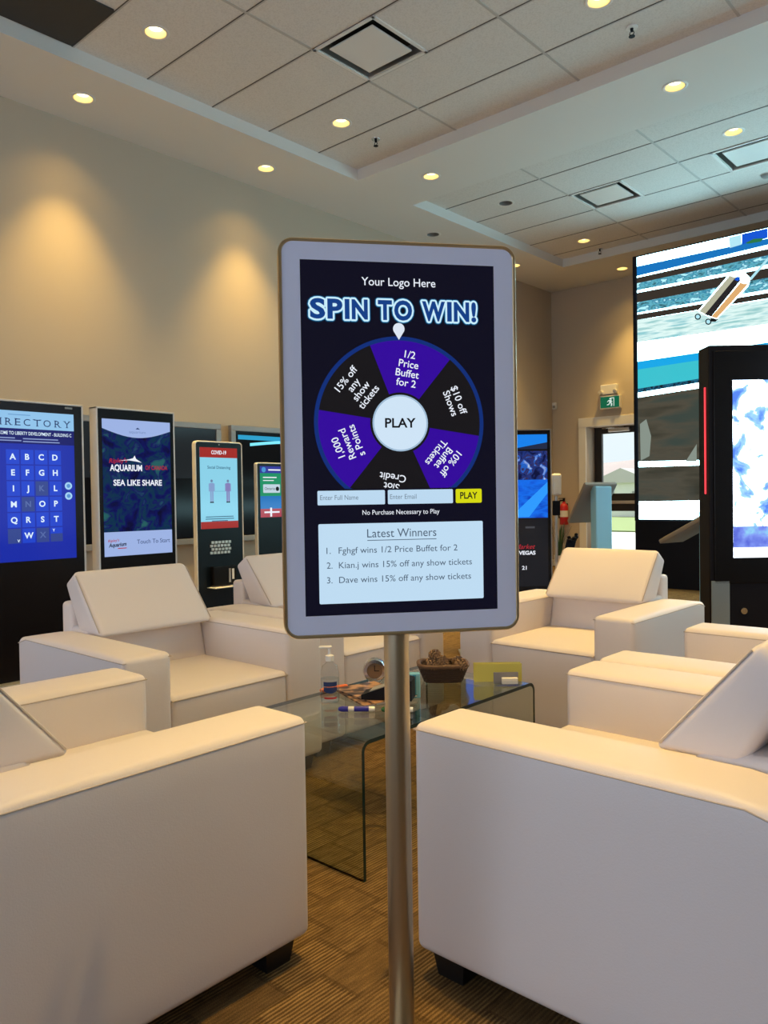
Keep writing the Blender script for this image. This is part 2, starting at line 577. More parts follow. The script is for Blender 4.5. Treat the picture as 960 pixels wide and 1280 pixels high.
RH = .076
allc = [(x, y, z) for x, y, z, *_ in LIT + OFF] + HID
b = MB()
b.take(ceiling_plane(None, (X0, X1, Y0, Y1), ZS, [(x, y, RH) for x, y, z in allc if z == ZS], [C1, C2]), SOFFIT)
for C in (C1, C2):
    x0, x1, y0, y1 = C
    V = [(x0, y0), (x1, y0), (x1, y1), (x0, y1)]
    for i in range(4):
        p, q = V[i], V[(i + 1) % 4]
        b.add([(*p, ZS), (*q, ZS), (*q, ZT), (*p, ZT)], [(0, 1, 2, 3)], SOFFIT)
    vr = [(vx - .29, vx + .29, vy - .29, vy + .29) for vx, vy, _ in VENTS if y0 < vy < y1]
    b.take(ceiling_plane(None, C, ZT, [(x, y, RH) for x, y, z in allc if z == ZT and y0 < y < y1], vr), TILE)
b.box(((X0 + X1) / 2, (Y0 + Y1) / 2, ZT + .34), (X1 - X0 + .3, Y1 - Y0 + .6, .06), SOFFIT)
struct(b.build('ceiling'))

# exposed grid of the two tiled bays
b = MB()
for (x0, x1, y0, y1), gx, gy in ((C1, -4.258, 4.011), (C2, -4.29, 7.263)):
    blk = [(vx - .305, vx + .305, vy - .305, vy + .305) for vx, vy, _ in VENTS if y0 < vy < y1]
    k = math.ceil((y0 - gy + .02) / .61)
    while gy + k * .61 < y1 - .02:
        y = gy + k * .61
        b.box(((x0 + x1) / 2, y, ZT - .001), (x1 - x0, .010, .004), GROOVE); k += 1
        b.box(((x0 + x1) / 2, y + .008, ZT - .0015), (x1 - x0, .012, .004), GRID)
    k = math.ceil((x0 - gx + .05) / 1.22)
    while gx + k * 1.22 < x1 - .02:
        x = gx + k * 1.22
        b.box((x, (y0 + y1) / 2, ZT - .0015), (.020, y1 - y0, .005), GRID); k += 1
struct(b.build('trim_2'))

BULB = emit('warm_lamp_glow', 'FFE6B0', 7.0)
BULBOFF = mat('lamp_lens_grey', (.05, .05, .05), .4)
CAN = mat('downlight_baffle_glow', (.90, .72, .38), .35)  # warm lamp glow painted into the lit reflectors
CANOFF = mat('downlight_baffle_grey', (.22, .22, .22), .4)  # copy of the reflector for unlit lamps, glow left out


def downlight(x, y, z, label, group, lit=True, shown=True):
    r = empty('recessed_downlight', label, 'ceiling light', (x, y, z), 0, group)
    q = MB(); q.lathe([(RH - .004, .0), (RH + .004, -.005), (.092, -.005), (.097, -.001), (.097, .0)], (0, 0, 0), WHITE); q.build('trim_ring', r)
    q = MB(); q.lathe([(RH - .002, -.004), (.072, .012), (.064, .045), (.048, .075), (.0005, .076)], (0, 0, 0), CAN if lit else CANOFF); q.build('reflector', r)
    q = MB(); q.lathe([(.0005, .024), (.032, .025), (.047, .032), (.049, .06)], (0, 0, 0), BULB if lit else BULBOFF, 24); q.build('lamp', r)
    if lit:
        for pw, ang in ((.82, 70 if z == ZS else 58), (.075, 118)):
            l = bpy.data.lights.new('downlight_beam', 'SPOT'); l.energy = pw * (DOWN_W if z == ZS else DOWN_W * 1.5); l.color = WARM
            l.spot_size = math.radians(ang); l.spot_blend = 1.0; l.shadow_soft_size = .03
            o = bpy.data.objects.new('downlight_beam', l); COL.objects.link(o); o.parent = r; o.location = (0, 0, .012)
    return r


for x, y, z, lab in LIT: downlight(x, y, z, lab, 'recessed ceiling downlights')
for x, y, z in HID: downlight(x, y, z, 'unseen recessed downlight added in the ceiling outside the view', 'added downlights outside the view')
for x, y, z, lab in OFF: downlight(x, y, z, lab, 'recessed ceiling downlights', lit=False)

for vx, vy, lab in VENTS:
    r = empty('air_vent', lab, 'vent', (vx, vy, ZT), 0, 'square ceiling air vents')
    q = MB()
    for sx, sy, w, h in ((0, .29, .61, .03), (0, -.29, .61, .03), (.29, 0, .03, .61), (-.29, 0, .03, .61)):
        q.box((sx, sy, -.004), (w, h, .012), WHITE, .003)
    for sx, sy, w, h in ((0, .272, .56, .008), (0, -.272, .56, .008), (.272, 0, .008, .56), (-.272, 0, .008, .56)):
        q.box((sx, sy, .045), (w, h, .09), SILVER)
    q.build('vent_frame', r)
    q = MB(); q.box((0, 0, .10), (.57, .57, .02), DARKHOLE); q.build('duct_cover', r)
    q = MB(); q.box((0, 0, .004), (.43, .43, .014), WHITE, .004); q.cyl((0, 0, .01), (0, 0, .09), .02, .02, SILVER, 12); q.build('vent_plate', r)

# dark panel laid in the nearer tile bay
b = MB(); b.box((-5.17, 2.487, ZT - .006), (.60, .58, .012), mat('charcoal_panel', (.035, .035, .036), .7), .002)
tag(b.build('ceiling_panel'), 'dark charcoal square panel set into the tiled ceiling', 'ceiling panel')

for sx, sy, lab in ((-4.90, 5.40, 'dark pendent sprinkler head in the nearer tiled bay beside a downlight'),
                    (-2.42, 5.38, 'sprinkler head with a white plate in the nearer tiled bay, by the beam'),
                    (-4.93, 9.90, 'tiny dark sprinkler head at the far end of the farther bay')):
    r = empty('sprinkler', lab, 'sprinkler', (sx, sy, ZT), 0, 'ceiling sprinklers')
    q = MB(); q.lathe([(.001, -.008), (.038, -.008), (.042, -.002), (.042, 0)], (0, 0, 0), WHITE if sx > -3 else CHROME, 20); q.build('escutcheon', r)
    q = MB(); q.cyl((0, 0, -.005), (0, 0, -.03), .012, .010, MATTE, 12)
    q.tube([(-.012, 0, -.03), (-.017, 0, -.045), (0, 0, -.062)], .003, MATTE); q.tube([(.012, 0, -.03), (.017, 0, -.045), (0, 0, -.062)], .003, MATTE)
    q.cyl((0, 0, -.062), (0, 0, -.066), .022, .022, MATTE, 16); q.build('deflector', r)
r = empty('smoke_detector', 'small round grey detector on the farther tiled bay', 'detector', (-2.517, 8.82, ZT))
q = MB(); q.lathe([(.001, -.035), (.035, -.033), (.05, -.02), (.055, 0)], (0, 0, 0), GREY, 24); q.build('detector_body', r)
q = MB(); q.lathe([(.055, -.006), (.066, -.004), (.066, 0)], (0, 0, 0), WHITE, 24); q.build('mounting_base', r)

# ------------------------------------------------------------------ exit door and the outside
DY = Y1 + .295
DARKBRONZE = mat('dark_bronze_frame', (.022, .016, .013), .4)
r = bpy.data.objects.new('door_1', None); COL.objects.link(r); r.location = (DX0, DY, 0); struct(r)
DWID = DX1 - DX0
q = MB()
q.box((.06, 0, DZ / 2), (.12, .06, DZ), DARKBRONZE, .004)
q.box((DWID - .06, 0, DZ / 2), (.12, .06, DZ), DARKBRONZE, .004)
q.box((DWID / 2, 0, DZ - .05), (DWID - .24, .06, .10), DARKBRONZE, .004)
q.box((DWID / 2, 0, 1.0), (DWID - .24, .06, .27), DARKBRONZE, .004)
q.box((DWID / 2, 0, .14), (DWID - .24, .06, .28), DARKBRONZE, .004)
struct(q.build('door_frame', r))
q = MB(); q.box((DWID / 2, 0, 1.60), (DWID - .25, .012, .93), PANE); q.box((DWID / 2, 0, .575), (DWID - .25, .012, .59), PANE); struct(q.build('door_pane', r))
q = MB(); q.box((.42, -.06, DZ - .05), (.34, .05, .06), SILVER, .01); q.tube([(.5, -.06, DZ - .02), (.3, -.16, DZ - .02), (.14, -.05, DZ - .02)], .009, SILVER); struct(q.build('door_closer', r))
q = MB(); q.box((DWID / 2, -.06, 1.0), (DWID - .3, .035, .05), SILVER, .01); q.box((.2, -.04, 1.0), (.05, .05, .07), SILVER, .008); q.box((DWID - .2, -.04, 1.0), (.05, .05, .07), SILVER, .008); struct(q.build('push_bar', r))

PAVE = mat('pale_concrete', (.62, .61, .58), .9)
slab('ground', -40, 20, Y1 + .55, 22, -.16, -.03, PAVE)
b = MB(); b.box((-10, 34, -.06), (80, 23, .1), mat('lawn_green', (.20, .26, .10), .95, bump=(30, .6)))
tag(b.build('grass'), 'strip of pale green grass seen through the exit door', 'grass', kind='stuff')
# bare hillside
b = MB(); n = 26; V = []; F = []
for i in range(n + 1):
    for j in range(9):
        x = -75 + 90 * i / n; t = j / 8
        V.append((x, 62 + 26 * t, 4.9 * t ** .7 * (1 + .08 * math.sin(i * 1.3) + .05 * math.sin(i * 2.9 + j))))
for i in range(n):
    for j in range(8): F.append((i * 9 + j, (i + 1) * 9 + j, (i + 1) * 9 + j + 1, i * 9 + j + 1))
b.add(V, F, mat('bare_hillside', (.30, .245, .235), .95, bump=(.6, 1.)), True)
struct(b.build('hill'))
r = empty('outbuilding', 'pale low building standing outside beyond the exit door glass', 'building', (-16.4, 36.5, 0))
q = MB(); q.box((0, 0, .8), (3.0, 3, 1.6), mat('pale_siding', (.72, .72, .70), .8)); q.build('building_wall', r)
q = MB(); q.prism([(-1.7, 1.6), (1.7, 1.6), (0, 2.3)], -1.7, 1.7, mat('pale_roof', (.5, .48, .47), .8)); q.build('roof', r)
for xx in (-.7, .8):
    q = MB(); q.box((xx, -1.52, .9), (.6, .06, .6), GREY); q.build('shaded_opening', r)

# ------------------------------------------------------------------ armchairs
CW, CDP = .92, .83


def quad_map(h, FB, FT, BT, BB):
    """cushion block -> side outline given as (distance back from the front, height)"""
    def fn(p):
        w = (p.y / h[1] + 1) / 2      # 0 back .. 1 front
        t = (p.z / h[2] + 1) / 2
        f = Vector(FB).lerp(Vector(FT), t); k = Vector(BB).lerp(Vector(BT), t)
        q = k.lerp(f, w)
        return Vector((p.x, CDP / 2 - q.x, q.y))
    return fn


def make_chair():
    root = empty('leather_armchair', None, 'armchair')
    for sx in (-1, 1):
        h = (.095, CDP / 2, .2725)

        def fn(p, sx=sx):
            q = Vector((p.x + sx * (CW / 2 - .095), p.y, p.z + .065 + .2725))
            t = max(0, (-.34 - p.y) / .075)
            if p.z > 0: q.z -= .024 * t * t * (p.z / .2725)
            return q
        q = MB(); q.soft(h, .022, LEATHER, (.004, .005, .007), fn, 8)
        arm = q.build('armrest', root, sharp=False)
        q = MB()
        x0, x1 = sx * (CW / 2 - .095) - .0955, sx * (CW / 2 - .095) + .0955
        pts = []
        for k in range(13):
            y = CDP / 2 - .004 - (CDP - .012) * k / 12
            t = max(0, (-.34 - y) / .075); pts.append((y, .594 - .024 * t * t))
        loop = [(x0 + .001, y, z) for y, z in pts] + [(x1 - .001, y, z) for y, z in reversed(pts)]
        q.tube(loop, .0019, SEAM, 6, True)
        q.build('piping', arm)
    h = (.272, .30, .19)
    q = MB()
    q.soft(h, .022, LEATHER, (0, .006, .014), lambda p: Vector((p.x, p.y + CDP / 2 - .305, p.z + .065 + .19)), 8)
    seat = q.build('seat_cushion', root, sharp=False)
    q = MB(); y = CDP / 2 - .004
    q.tube([(-.268, y - .25, .43), (-.268, y, .428), (.268, y, .428), (.268, y - .25, .43)], .0026, SEAM, 6); q.build('piping', seat)
    h = (.272, .08, .12)
    q = MB(); q.soft(h, .022, LEATHER, (0, .012, 0), quad_map(h, (.545, .40), (.60, .625), (.77, .63), (.76, .38)), 8)
    q.build('back_cushion', root, sharp=False)
    h = (.270, .08, .14)
    q = MB(); fnq = quad_map(h, (.500, .600), (.722, .858), (.800, .802), (.690, .605)); q.soft(h, .024, LEATHER, (.004, .014, .004), fnq, 10)
    head = q.build('headrest', root, sharp=False)
    for sx in (-1, 1):
        pts = [fnq(Vector((sx * .2665, .074, -.12 + .24 * k / 8))) for k in range(9)]
        q = MB(); q.tube(pts, .0024, SEAM, 6); q.build('piping', head)
    h = (.275, .045, .33)
    q = MB(); q.soft(h, .02, LEATHER, (0, .004, 0), lambda p: Vector((p.x, p.y - CDP / 2 + .047, p.z + .065 + .33)), 6)
    q.build('back_frame', root, sharp=False)
    q = MB(); q.box((0, -.02, .085), (CW - .04, CDP - .10, .035), MATTE); q.build('base_frame', root)
    for sx in (-1, 1):
        for sy in (-1, 1):
            q = MB(); cx, cy = sx * (CW / 2 - .075), sy * (CDP / 2 - .075)
            V = [(cx + a * .047, cy + c * .047, .072) for a, c in ((-1, -1), (1, -1), (1, 1), (-1, 1))]
            V += [(cx + a * .036, cy + c * .036, 0) for a, c in ((-1, -1), (1, -1), (1, 1), (-1, 1))]
            q.add(V, [(0, 1, 2, 3), (7, 6, 5, 4), (0, 4, 5, 1), (1, 5, 6, 2), (2, 6, 7, 3), (3, 7, 4, 0)], FOOT)
            q.build('leg', root)
    return root


def copy_tree(o, parent=None):
    c = o.copy(); COL.objects.link(c)
    if parent: c.parent = parent
    for ch in [k for k in o.children]: copy_tree(ch, c)
    return c


PI = math.pi
chair = make_chair()
for i, (x, y, rz, lab) in enumerate([
    (-1.895, .885, 0, 'ivory leather armchair before the directory screen, its plain broad side beside the table’s near end'),
    (-2.835, 1.82, -PI / 2, 'ivory leather armchair fully in view before the aquarium kiosk, its seat facing the table'),
    (-2.915, 2.772, -PI / 2, 'ivory leather armchair mostly hidden behind the wheel kiosk, before the red-headed kiosk'),
    (-1.89, 3.565, PI, 'ivory leather armchair at the table’s far end, in front of the blue-lit lectern'),
    (-.785, 1.88, PI / 2, 'ivory leather armchair nearest the black totem, its broad plain side next to the gold pole'),
    (-.785, 2.82, PI / 2, 'ivory leather armchair below the black totem with only its armrests showing'),
]):
    o = chair if i == 0 else copy_tree(chair)
    o.location = (x, y, 0); o.rotation_euler = (0, 0, rz)
    tag(o, lab, 'armchair', 'ivory leather armchairs round the glass table')

# ------------------------------------------------------------------ glass table (one bent sheet)
TX0, TX1, TY0, TY1, TZ, TT = -2.14, -1.605, 1.665, 2.64, .42, .012


def bent(inset):
    R = .035 - inset; P = []
    y0, y1, z = TY0 + inset, TY1 - inset, TZ - inset
    P.append((y0, 0))
    for k in range(13):
        a = PI - PI / 2 * k / 12; P.append((y0 + R + R * math.cos(a), z - R + R * math.sin(a)))
    for k in range(13):
        a = PI / 2 - PI / 2 * k / 12; P.append((y1 - R + R * math.cos(a), z - R + R * math.sin(a)))
    P.append((y1, 0)); return P


o_, i_ = bent(0), bent(TT)
b = MB(); n = len(o_)
for x in (TX0, TX1):
    V = [(x, *p) for p in o_] + [(x, *p) for p in i_]
    b.add(V, [(k, k + 1, n + k + 1, n + k) for k in range(n - 1)], GLASSEDGE)
for P in (o_, i_):
    V = [(TX0, *p) for p in P] + [(TX1, *p) for p in P]
    for k in range(n - 1): b.add([V[k], V[k + 1], V[n + k + 1], V[n + k]], [(0, 1, 2, 3)], GLASS, False)
for k in (0, n - 1):
    b.add([(TX0, *o_[k]), (TX1, *o_[k]), (TX1, *i_[k]), (TX0, *i_[k])], [(0, 1, 2, 3)], GLASSEDGE)
tag(b.build('glass_coffee_table', sharp=False), 'low coffee table of one bent sheet of green-tinted glass', 'table')

# ------------------------------------------------------------------ main kiosk: gold-edged portrait display on a pole
KX, KY, KYAW, KZ = -1.0388, 1.2077, .9066, 1.2661
kr = empty('prize_wheel_kiosk', 'pale-framed gold-edged portrait display on a gold pole showing a prize wheel', 'kiosk', (KX, KY, 0), KYAW)


def rrect(w, h, r, n=8):
    P = []
    for cx, cz, a0 in ((w / 2 - r, h / 2 - r, 0), (-w / 2 + r, h / 2 - r, 90), (-w / 2 + r, -h / 2 + r, 180), (w / 2 - r, -h / 2 + r, 270)):
        for k in range(n + 1):
            a = math.radians(a0 + 90 * k / n); P.append((cx + r * math.cos(a), cz + r * math.sin(a)))
    return P


def ring(mb, outer, inner, y, cz, m):
    n = len(outer)
    V = [(x, y, z + cz) for x, z in outer] + [(x, y, z + cz) for x, z in inner]
    mb.add(V, [(k, n + k, n + (k + 1) % n, (k + 1) % n) for k in range(n)], m)


def sleeve(mb, prof, outline_fn, cz, m):
    """sweep of rounded outlines: prof = [(grow, y)]"""
    L = [outline_fn(g) for g, _ in prof]; n = len(L[0]); V = []
    for (g, y), P in zip(prof, L): V += [(x, y, z + cz) for x, z in P]
    F = []
    for i in range(len(prof) - 1):
        for k in range(n): F.append((i * n + k, i * n + (k + 1) % n, (i + 1) * n + (k + 1) % n, (i + 1) * n + k))
    mb.add(V, F, m, True)


KW, KH, KCX = .489, .796, .0022
ol = lambda g: [(x + KCX, z) for x, z in rrect(KW + 2 * g, KH + 2 * g, .030 + g)]
q = MB()
sleeve(q, [(-.0075, .0), (-.006, -.0025), (-.002, -.003), (0, .001), (0, .026), (-.004, .030), (-.03, .030)], ol, KZ - .001, GOLD)
q.build('gold_rim', kr)
q = MB()   # pale bezel: flat ring from the rim to the display opening
outer = ol(-.0075)
n4 = len(outer) // 4
sw, sh = .3984 / 2, .7084 / 2
inner = []
for c in range(4):
    cx, cz = ((sw, sh), (-sw, sh), (-sw, -sh), (sw, -sh))[c]
    inner += [(cx, cz)] * n4
V = [(x, 0, z + KZ - .001) for x, z in outer] + [(x, .0, z + KZ) for x, z in inner]
n = len(outer)
q.add(V, [(k, n + k, n + (k + 1) % n, (k + 1) % n) for k in range(n)], BEZEL)
q.build('bezel', kr)
q = MB(); q.box((KCX, .045, KZ), (KW - .05, .034, KH - .08), mat('kiosk_back_shell', (.42, .36, .27), .4, metal=.6), .012); q.build('back_shell', kr)
PX = -.010
q = MB(); q.cyl((PX, .032, .012), (PX, .032, KZ - .30), .0262, .0262, POLE, 40); q.build('pole', kr)
q = MB(); q.lathe([(.0005, .014), (.03, .014), (.165, .010), (.175, .006), (.175, 0), (.0005, 0)], (PX, -.115, 0), POLE, 48); q.build('base_plate', kr)
q = MB(); q.lathe([(.0262, .03), (.030, .028), (.032, .014), (.0262, .014)], (PX, .032, 0), POLE, 32); q.build('pole_collar', kr)

S = Panel(.3984, .7084, 540, 960, KZ)
NAVY = emit('wheel_screen_navy', '0B0A1C'); PUR = emit('wheel_purple', '33059B'); BLK = emit('wheel_black', '161417')
RIMB = emit('wheel_rim_blue', '0F2E78'); TXW = emit('screen_white_text', 'E9EEF8'); HUB = emit('wheel_hub_pale', 'CFE4F6')
CARD = emit('winners_card', 'BFDCF2'); FIELD = emit('form_field', 'BCD9F0'); YEL = emit('play_button_yellow', 'D6D80E')
INK = emit('screen_black_text', '101014'); GREYT = emit('screen_grey_text', '6E7F90'); SLATE = emit('winners_text', '4C5D70')
q = MB(); S.rect(q, 0, 0, 540, 960, NAVY, 0); scr = q.build('display', kr)
q = MB(); S.text(q, 'Your Logo Here', 269, 64.5, 22, TXW, 2, 'c', 206, .004); q.build('logo_line', scr)
q = MB()
TITLE = emit('title_blue', '123F86'); TGLOW = emit('title_glow', '1E7FB4'); THALO = emit('title_halo', '0C3352'); TOUT = emit('title_outline', 'C9ECFA')
y0, cap = 155, 55
for rad, m, k in ((8.5, THALO, 1), (6.5, TGLOW, 2), (5.0, TOUT, 3), (0, TITLE, 4)):
    x = 22
    for ch, wch in zip('SPIN TO WIN!', (47, 47, 19, 50, 22, 45, 56, 22, 71, 19, 50, 20)):
        if ch != ' ':
            for a in range(14 if rad else 1):
                t = 2 * math.pi * a / 14
                S.text(q, ch, x + wch / 2 + rad * math.cos(t), y0 + rad * math.sin(t), cap - 6, m, k, 'c', wch - 6, .040)
        x += wch
q.build('title_text', scr)
WCX, WCY, WR = 268, 438, 237
q = MB()
S.sector(q, WCX, WCY, WR - 12, WR, -180, 180, RIMB, 1, 96, 617)
for k, m in enumerate((PUR, BLK, PUR, BLK, PUR, BLK)):
    a0 = -21 + 60 * k; S.sector(q, WCX, WCY, 0, WR - 11, a0, a0 + 60, m, 1.5, 20, 617)
S.sector(q, WCX, WCY, 0, 84, 0, 360, BLK, 2, 48); S.sector(q, WCX, WCY, 0, 77.5, 0, 360, emit('hub_rim', '9FBBD4'), 2.5, 48); S.sector(q, WCX, WCY, 0, 73, 0, 360, HUB, 3, 48)
S.text(q, 'PLAY', WCX, 450, 25, INK, 4, 'c', 86, .022)


def on_wheel(lines, ang, rads, cap=19.5, ymax=None):
    """lines read outward edge first; the last lines lie nearer the hub"""
    for t, rr in zip(lines, rads):
        a = math.radians(ang); x, y = WCX + rr * math.sin(a), WCY - rr * math.cos(a)
        S.text(q, t, x, y, cap, TXW, 3, 'c', None, .008, ang, ymax=ymax)


on_wheel(['1/2', 'Price', 'Buffet', 'for 2'], 9, [180, 154, 128, 102])
on_wheel(['$10 off', 'Shows'], 69, [169, 143])
on_wheel(['10% off', 'Buffet', 'Tickets'], 129, [171, 145, 119])
on_wheel(['Credit'], 189, [141]); on_wheel(['Slot'], 189, [167], ymax=617)
on_wheel(['1,000', 'Reward', 's Points'], 249, [176, 149, 122])
on_wheel(['15% off', 'any', 'show', 'tickets'], 309, [181, 155, 129, 103])
q.build('prize_wheel', scr)
q = MB()   # drop-shaped pointer
P = []
for k in range(25):
    a = math.radians(-130 + 260 * k / 24); P.append((267 + 16 * math.sin(a), 181 - 16 * math.cos(a)))
P.append((267, 211)); S.poly(q, P, emit('pointer_white', 'DDE6F2'), 4); q.build('wheel_pointer', scr)
q = MB()
S.rect(q, 37, 621, 222, 660, FIELD, 2, 3); S.rect(q, 230, 621, 414, 660, FIELD, 2, 3)
S.text(q, 'Enter Full Name', 44, 646, 13, GREYT, 3, 'l', 104); S.text(q, 'Enter Email', 236, 646, 13, GREYT, 3, 'l', 74)
q.build('entry_fields', scr)
q = MB(); S.rect(q, 422, 621, 497, 660, YEL, 2, 4); S.text(q, 'PLAY', 459.5, 648, 18, INK, 3, 'c', 50, .02); q.build('play_button', scr)
q = MB(); S.text(q, 'No Purchase Necessary to Play', 267, 688, 13, TXW, 2, 'c', 216); q.build('small_print', scr)
q = MB(); S.rect(q, 38, 711, 499, 928, CARD, 2, 4)
S.text(q, 'Latest Winners', 268, 750, 23, SLATE, 3, 'c', 194); S.rect(q, 171, 757, 365, 759, SLATE, 3)
for k, t in enumerate(('Fghgf wins 1/2 Price Buffet for 2', 'Kian.j wins 15% off any show tickets', 'Dave wins 15% off any show tickets')):
    y = 792 + 40 * k
    S.text(q, '%d.' % (k + 1), 59, y, 17, SLATE, 3, 'l'); S.text(q, t, 92, y, 17, SLATE, 3, 'l', (333, 374, 371)[k])
q.build('winners_card', scr)

# ------------------------------------------------------------------ floor kiosks along the left wall


def framed_kiosk(name, label, loc, rz, w, h, t, frame_m, body_m, base=True, r=.0, edge=.012, side_m=None):
    """slim floor-standing body: front faces local -y"""
    root = empty(name, label, 'kiosk', loc, rz)
    q = MB()
    if r > 0:
        f = lambda g: rrect(w + 2 * g, h + 2 * g, r + g, 6)
        sleeve(q, [(-edge, -.001), (-edge * .4, -.004), (0, .0), (0, t), (-.01, t + .004)], f, h / 2, frame_m)
        q.prism([(x, z + h / 2) for x, z in f(-.01)], t - .002, t + .003, frame_m)
    else:
        for cx, cz, dx, dz in ((-w / 2 + edge / 2, h / 2, edge, h), (w / 2 - edge / 2, h / 2, edge, h), (0, h - edge / 2, w, edge), (0, edge / 2, w, edge)):
            if side_m: q.box((cx, .005, cz), (dx, .010, dz), frame_m, .001); continue
            q.box((cx, t / 2, cz), (dx, t, dz), frame_m, .002)
        if side_m: q.box((0, t / 2 + .005, h / 2), (w - .002, t - .010, h - .002), side_m, .003)
        else: q.box((0, t - .006, h / 2), (w - .004, .010, h - .004), frame_m)
    q.build('frame', root)
    q = MB()
    if r > 0: q.prism([(x, z + h / 2) for x, z in rrect(w - 2 * edge, h - 2 * edge, max(r - edge, .004), 6)], .0, .02, body_m)
    else: q.box((0, .012, h / 2), (w - 2 * edge, .02, h - 2 * edge), body_m)
    q.build('front_panel', root)
    if base:
        q = MB(); q.box((0, t / 2, .008), (w + .02, t + .16, .016), SILVER, .004); q.build('base_plate', root)
    return root


RZL = PI / 2          # front of a kiosk facing +x
XL = -5.03
# --- building directory
k1 = framed_kiosk('directory_kiosk', 'tall black kiosk with a blue alphabet directory screen, nearest the view', (XL, 2.240, 0), RZL, .67, 1.79, .085, LIGHTTRIM, BLACK)
q = MB(); q.box((.235, .0008, 1.762), (.05, .004, .012), GREY); q.build('badge', k1)
D = Panel(.535, .952, 540, 960, 1.246, 0, .0005)
DB = emit('directory_blue', '1A31B8', .8); DKB = emit('directory_deep_blue', '0E1470', .8); HB = emit('directory_header', '9AD0FA', .85)
KEY = emit('directory_key', '1F48DA', .85); KEYX = emit('directory_key_dim', '3A50A0', .75); KT = emit('directory_letter', 'DDF0FF'); NAV = emit('directory_header_text', '1B3060')
q = MB(); D.rect(q, 0, 0, 540, 960, DB, 0); s1 = q.build('display', k1)
q = MB(); D.rect(q, 0, 0, 540, 112, HB, 1)
cx_ = [24, 64, 112, 170, 228, 294, 359, 429, 493]
for ch, xc, wl, sb, st in zip('DIRECTORY', cx_, (44, 7, 38, 34, 42, 44, 48, 38, 42), ((.1,), (.5,), (.1, .95), (.1,), (), (.5,), (), (.1, .95), (.5,)), ((.1,), (.5,), (.1,), (.1,), (), (.04, .96), (), (.1,), (.08, .92))):
    D.text(q, ch, xc, 92, 43, NAV, 2, 'c', wl)
    for f_ in sb: D.rect(q, xc + (f_ - .5) * wl - 8, 89, xc + (f_ - .5) * wl + 8, 92.5, NAV, 2)
    for f_ in st: D.rect(q, xc + (f_ - .5) * wl - 8, 48, xc + (f_ - .5) * wl + 8, 51.5, NAV, 2)
D.rect(q, 110, 22, 250, 27, emit('header_rule', '6FA6DC', .8), 2)
q.build('header_band', s1)
q = MB(); D.rect(q, 0, 112, 540, 208, DKB, 1)
D.text(q, 'WELCOME TO LIBERTY DEVELOPMENT - BUILDING C', 262, 152, 21, KT, 2, 'c', 520, .01)
for xx, w_, y_ in ((20, 130, 170), (200, 230, 172), (20, 170, 186), (200, 240, 190)):
    D.rect(q, xx, y_, xx + w_, y_ + 7, emit('directory_fine_print', '93A6E0', .8), 2)
q.build('welcome_band', s1)
q = MB()
rows = ['ABCD', 'EFGH', 'IJKL', 'MNOP', 'QRST', 'VWXY']
for j, row in enumerate(rows):
    for i, ch in enumerate(row):
        x0, y0 = 92 + 91 * i, 246 + 101 * j
        dim = ch in 'KNVX'
        D.rect(q, x0, y0, x0 + 82, y0 + 93, KEYX if dim else KEY, 1)
        if ch == 'V': D.text(q, 'V', x0 + 66, y0 + 86, 17, KT, 2, 'c', None, .03)
        elif ch == 'Y':
            D.rect(q, x0, y0 + 40, x0 + 82, y0 + 93, KEYX, 1.5); D.text(q, 'Y', x0 + 22, y0 + 26, 17, KT, 2, 'c', None, .03)
        else: D.text(q, ch, x0 + 41, y0 + 63, 36, emit('directory_dim_letter', '5D74B8', .8) if dim else KT, 2, 'c', None, .03)
q.build('letter_keys', s1)
q = MB()
for y in (478, 545):
    D.sector(q, 494, y, 0, 25, 0, 360, emit('round_button', 'A9DBFF', .9), 1, 28); D.sector(q, 494, y, 0, 13, 0, 360, emit('round_button_icon', '5C9BE0', .85), 2, 20)
q.build('round_buttons', s1)

# --- aquarium kiosk
k2 = framed_kiosk('aquarium_kiosk', 'tall silver-edged kiosk with a dark aquarium picture screen', (XL, 2.975, 0), RZL, .615, 1.79, .095, LIGHTTRIM, BLACK)
D = Panel(.535, .952, 540, 960, 1.235, 0, .0005)
AQ = emit_noise('aquarium_picture', [(.30, '050330'), (.44, '0B0F63'), (.52, '0B3A52'), (.58, '120A66'), (.70, '2A6A6A')], 9, .75, detail=6, distortion=.6)
PALE = emit('pale_lilac_band', 'A9C0F4', .85); WT = emit('kiosk_white_text', 'F2F5FF', .95); RT = emit('kiosk_red_text', 'C22A38', .8); DT = emit('kiosk_dark_text', '2B3F74', .8)
q = MB(); D.rect(q, 0, 0, 540, 960, AQ, 0); s2 = q.build('display', k2)
q = MB(); P = [(0, 0), (0, 66)] + [(540 * t / 14, 66 + 58 * math.sin(PI * t / 14)) for t in range(1, 15)] + [(540, 0)]
D.poly(q, P, PALE, 1)
D.text(q, 'aquarium', 272, 92, 20, emit('faint_logo_text', '7F95CC', .8), 2, 'c', 130)
D.poly(q, [(258, 62), (274, 50), (292, 64)], DT, 2)
q.build('logo_banner', s2)
q = MB()
D.text(q, "Ripley's", 118, 303, 30, RT, 2, 'c', 140, .01, -3, .25)
D.text(q, 'AQUARIUM', 178, 360, 42, WT, 2, 'c', 250, .03); D.text(q, 'OF CANADA', 420, 350, 30, RT, 2, 'c', 180, .01)
P = [(120, 290), (200, 278), (232, 270), (246, 250), (256, 274), (300, 300), (250, 292), (200, 286)]
D.poly(q, P, WT, 2)
q.build('aquarium_logo', s2)
q = MB(); D.text(q, 'SEA LIKE SHARE', 270, 464, 40, WT, 2, 'c', 385, .025); q.build('slogan', s2)
q = MB(); D.rect(q, 0, 790, 540, 960, PALE, 1); D.text(q, 'Touch To Start', 385, 882, 30, DT, 2, 'c', 270)
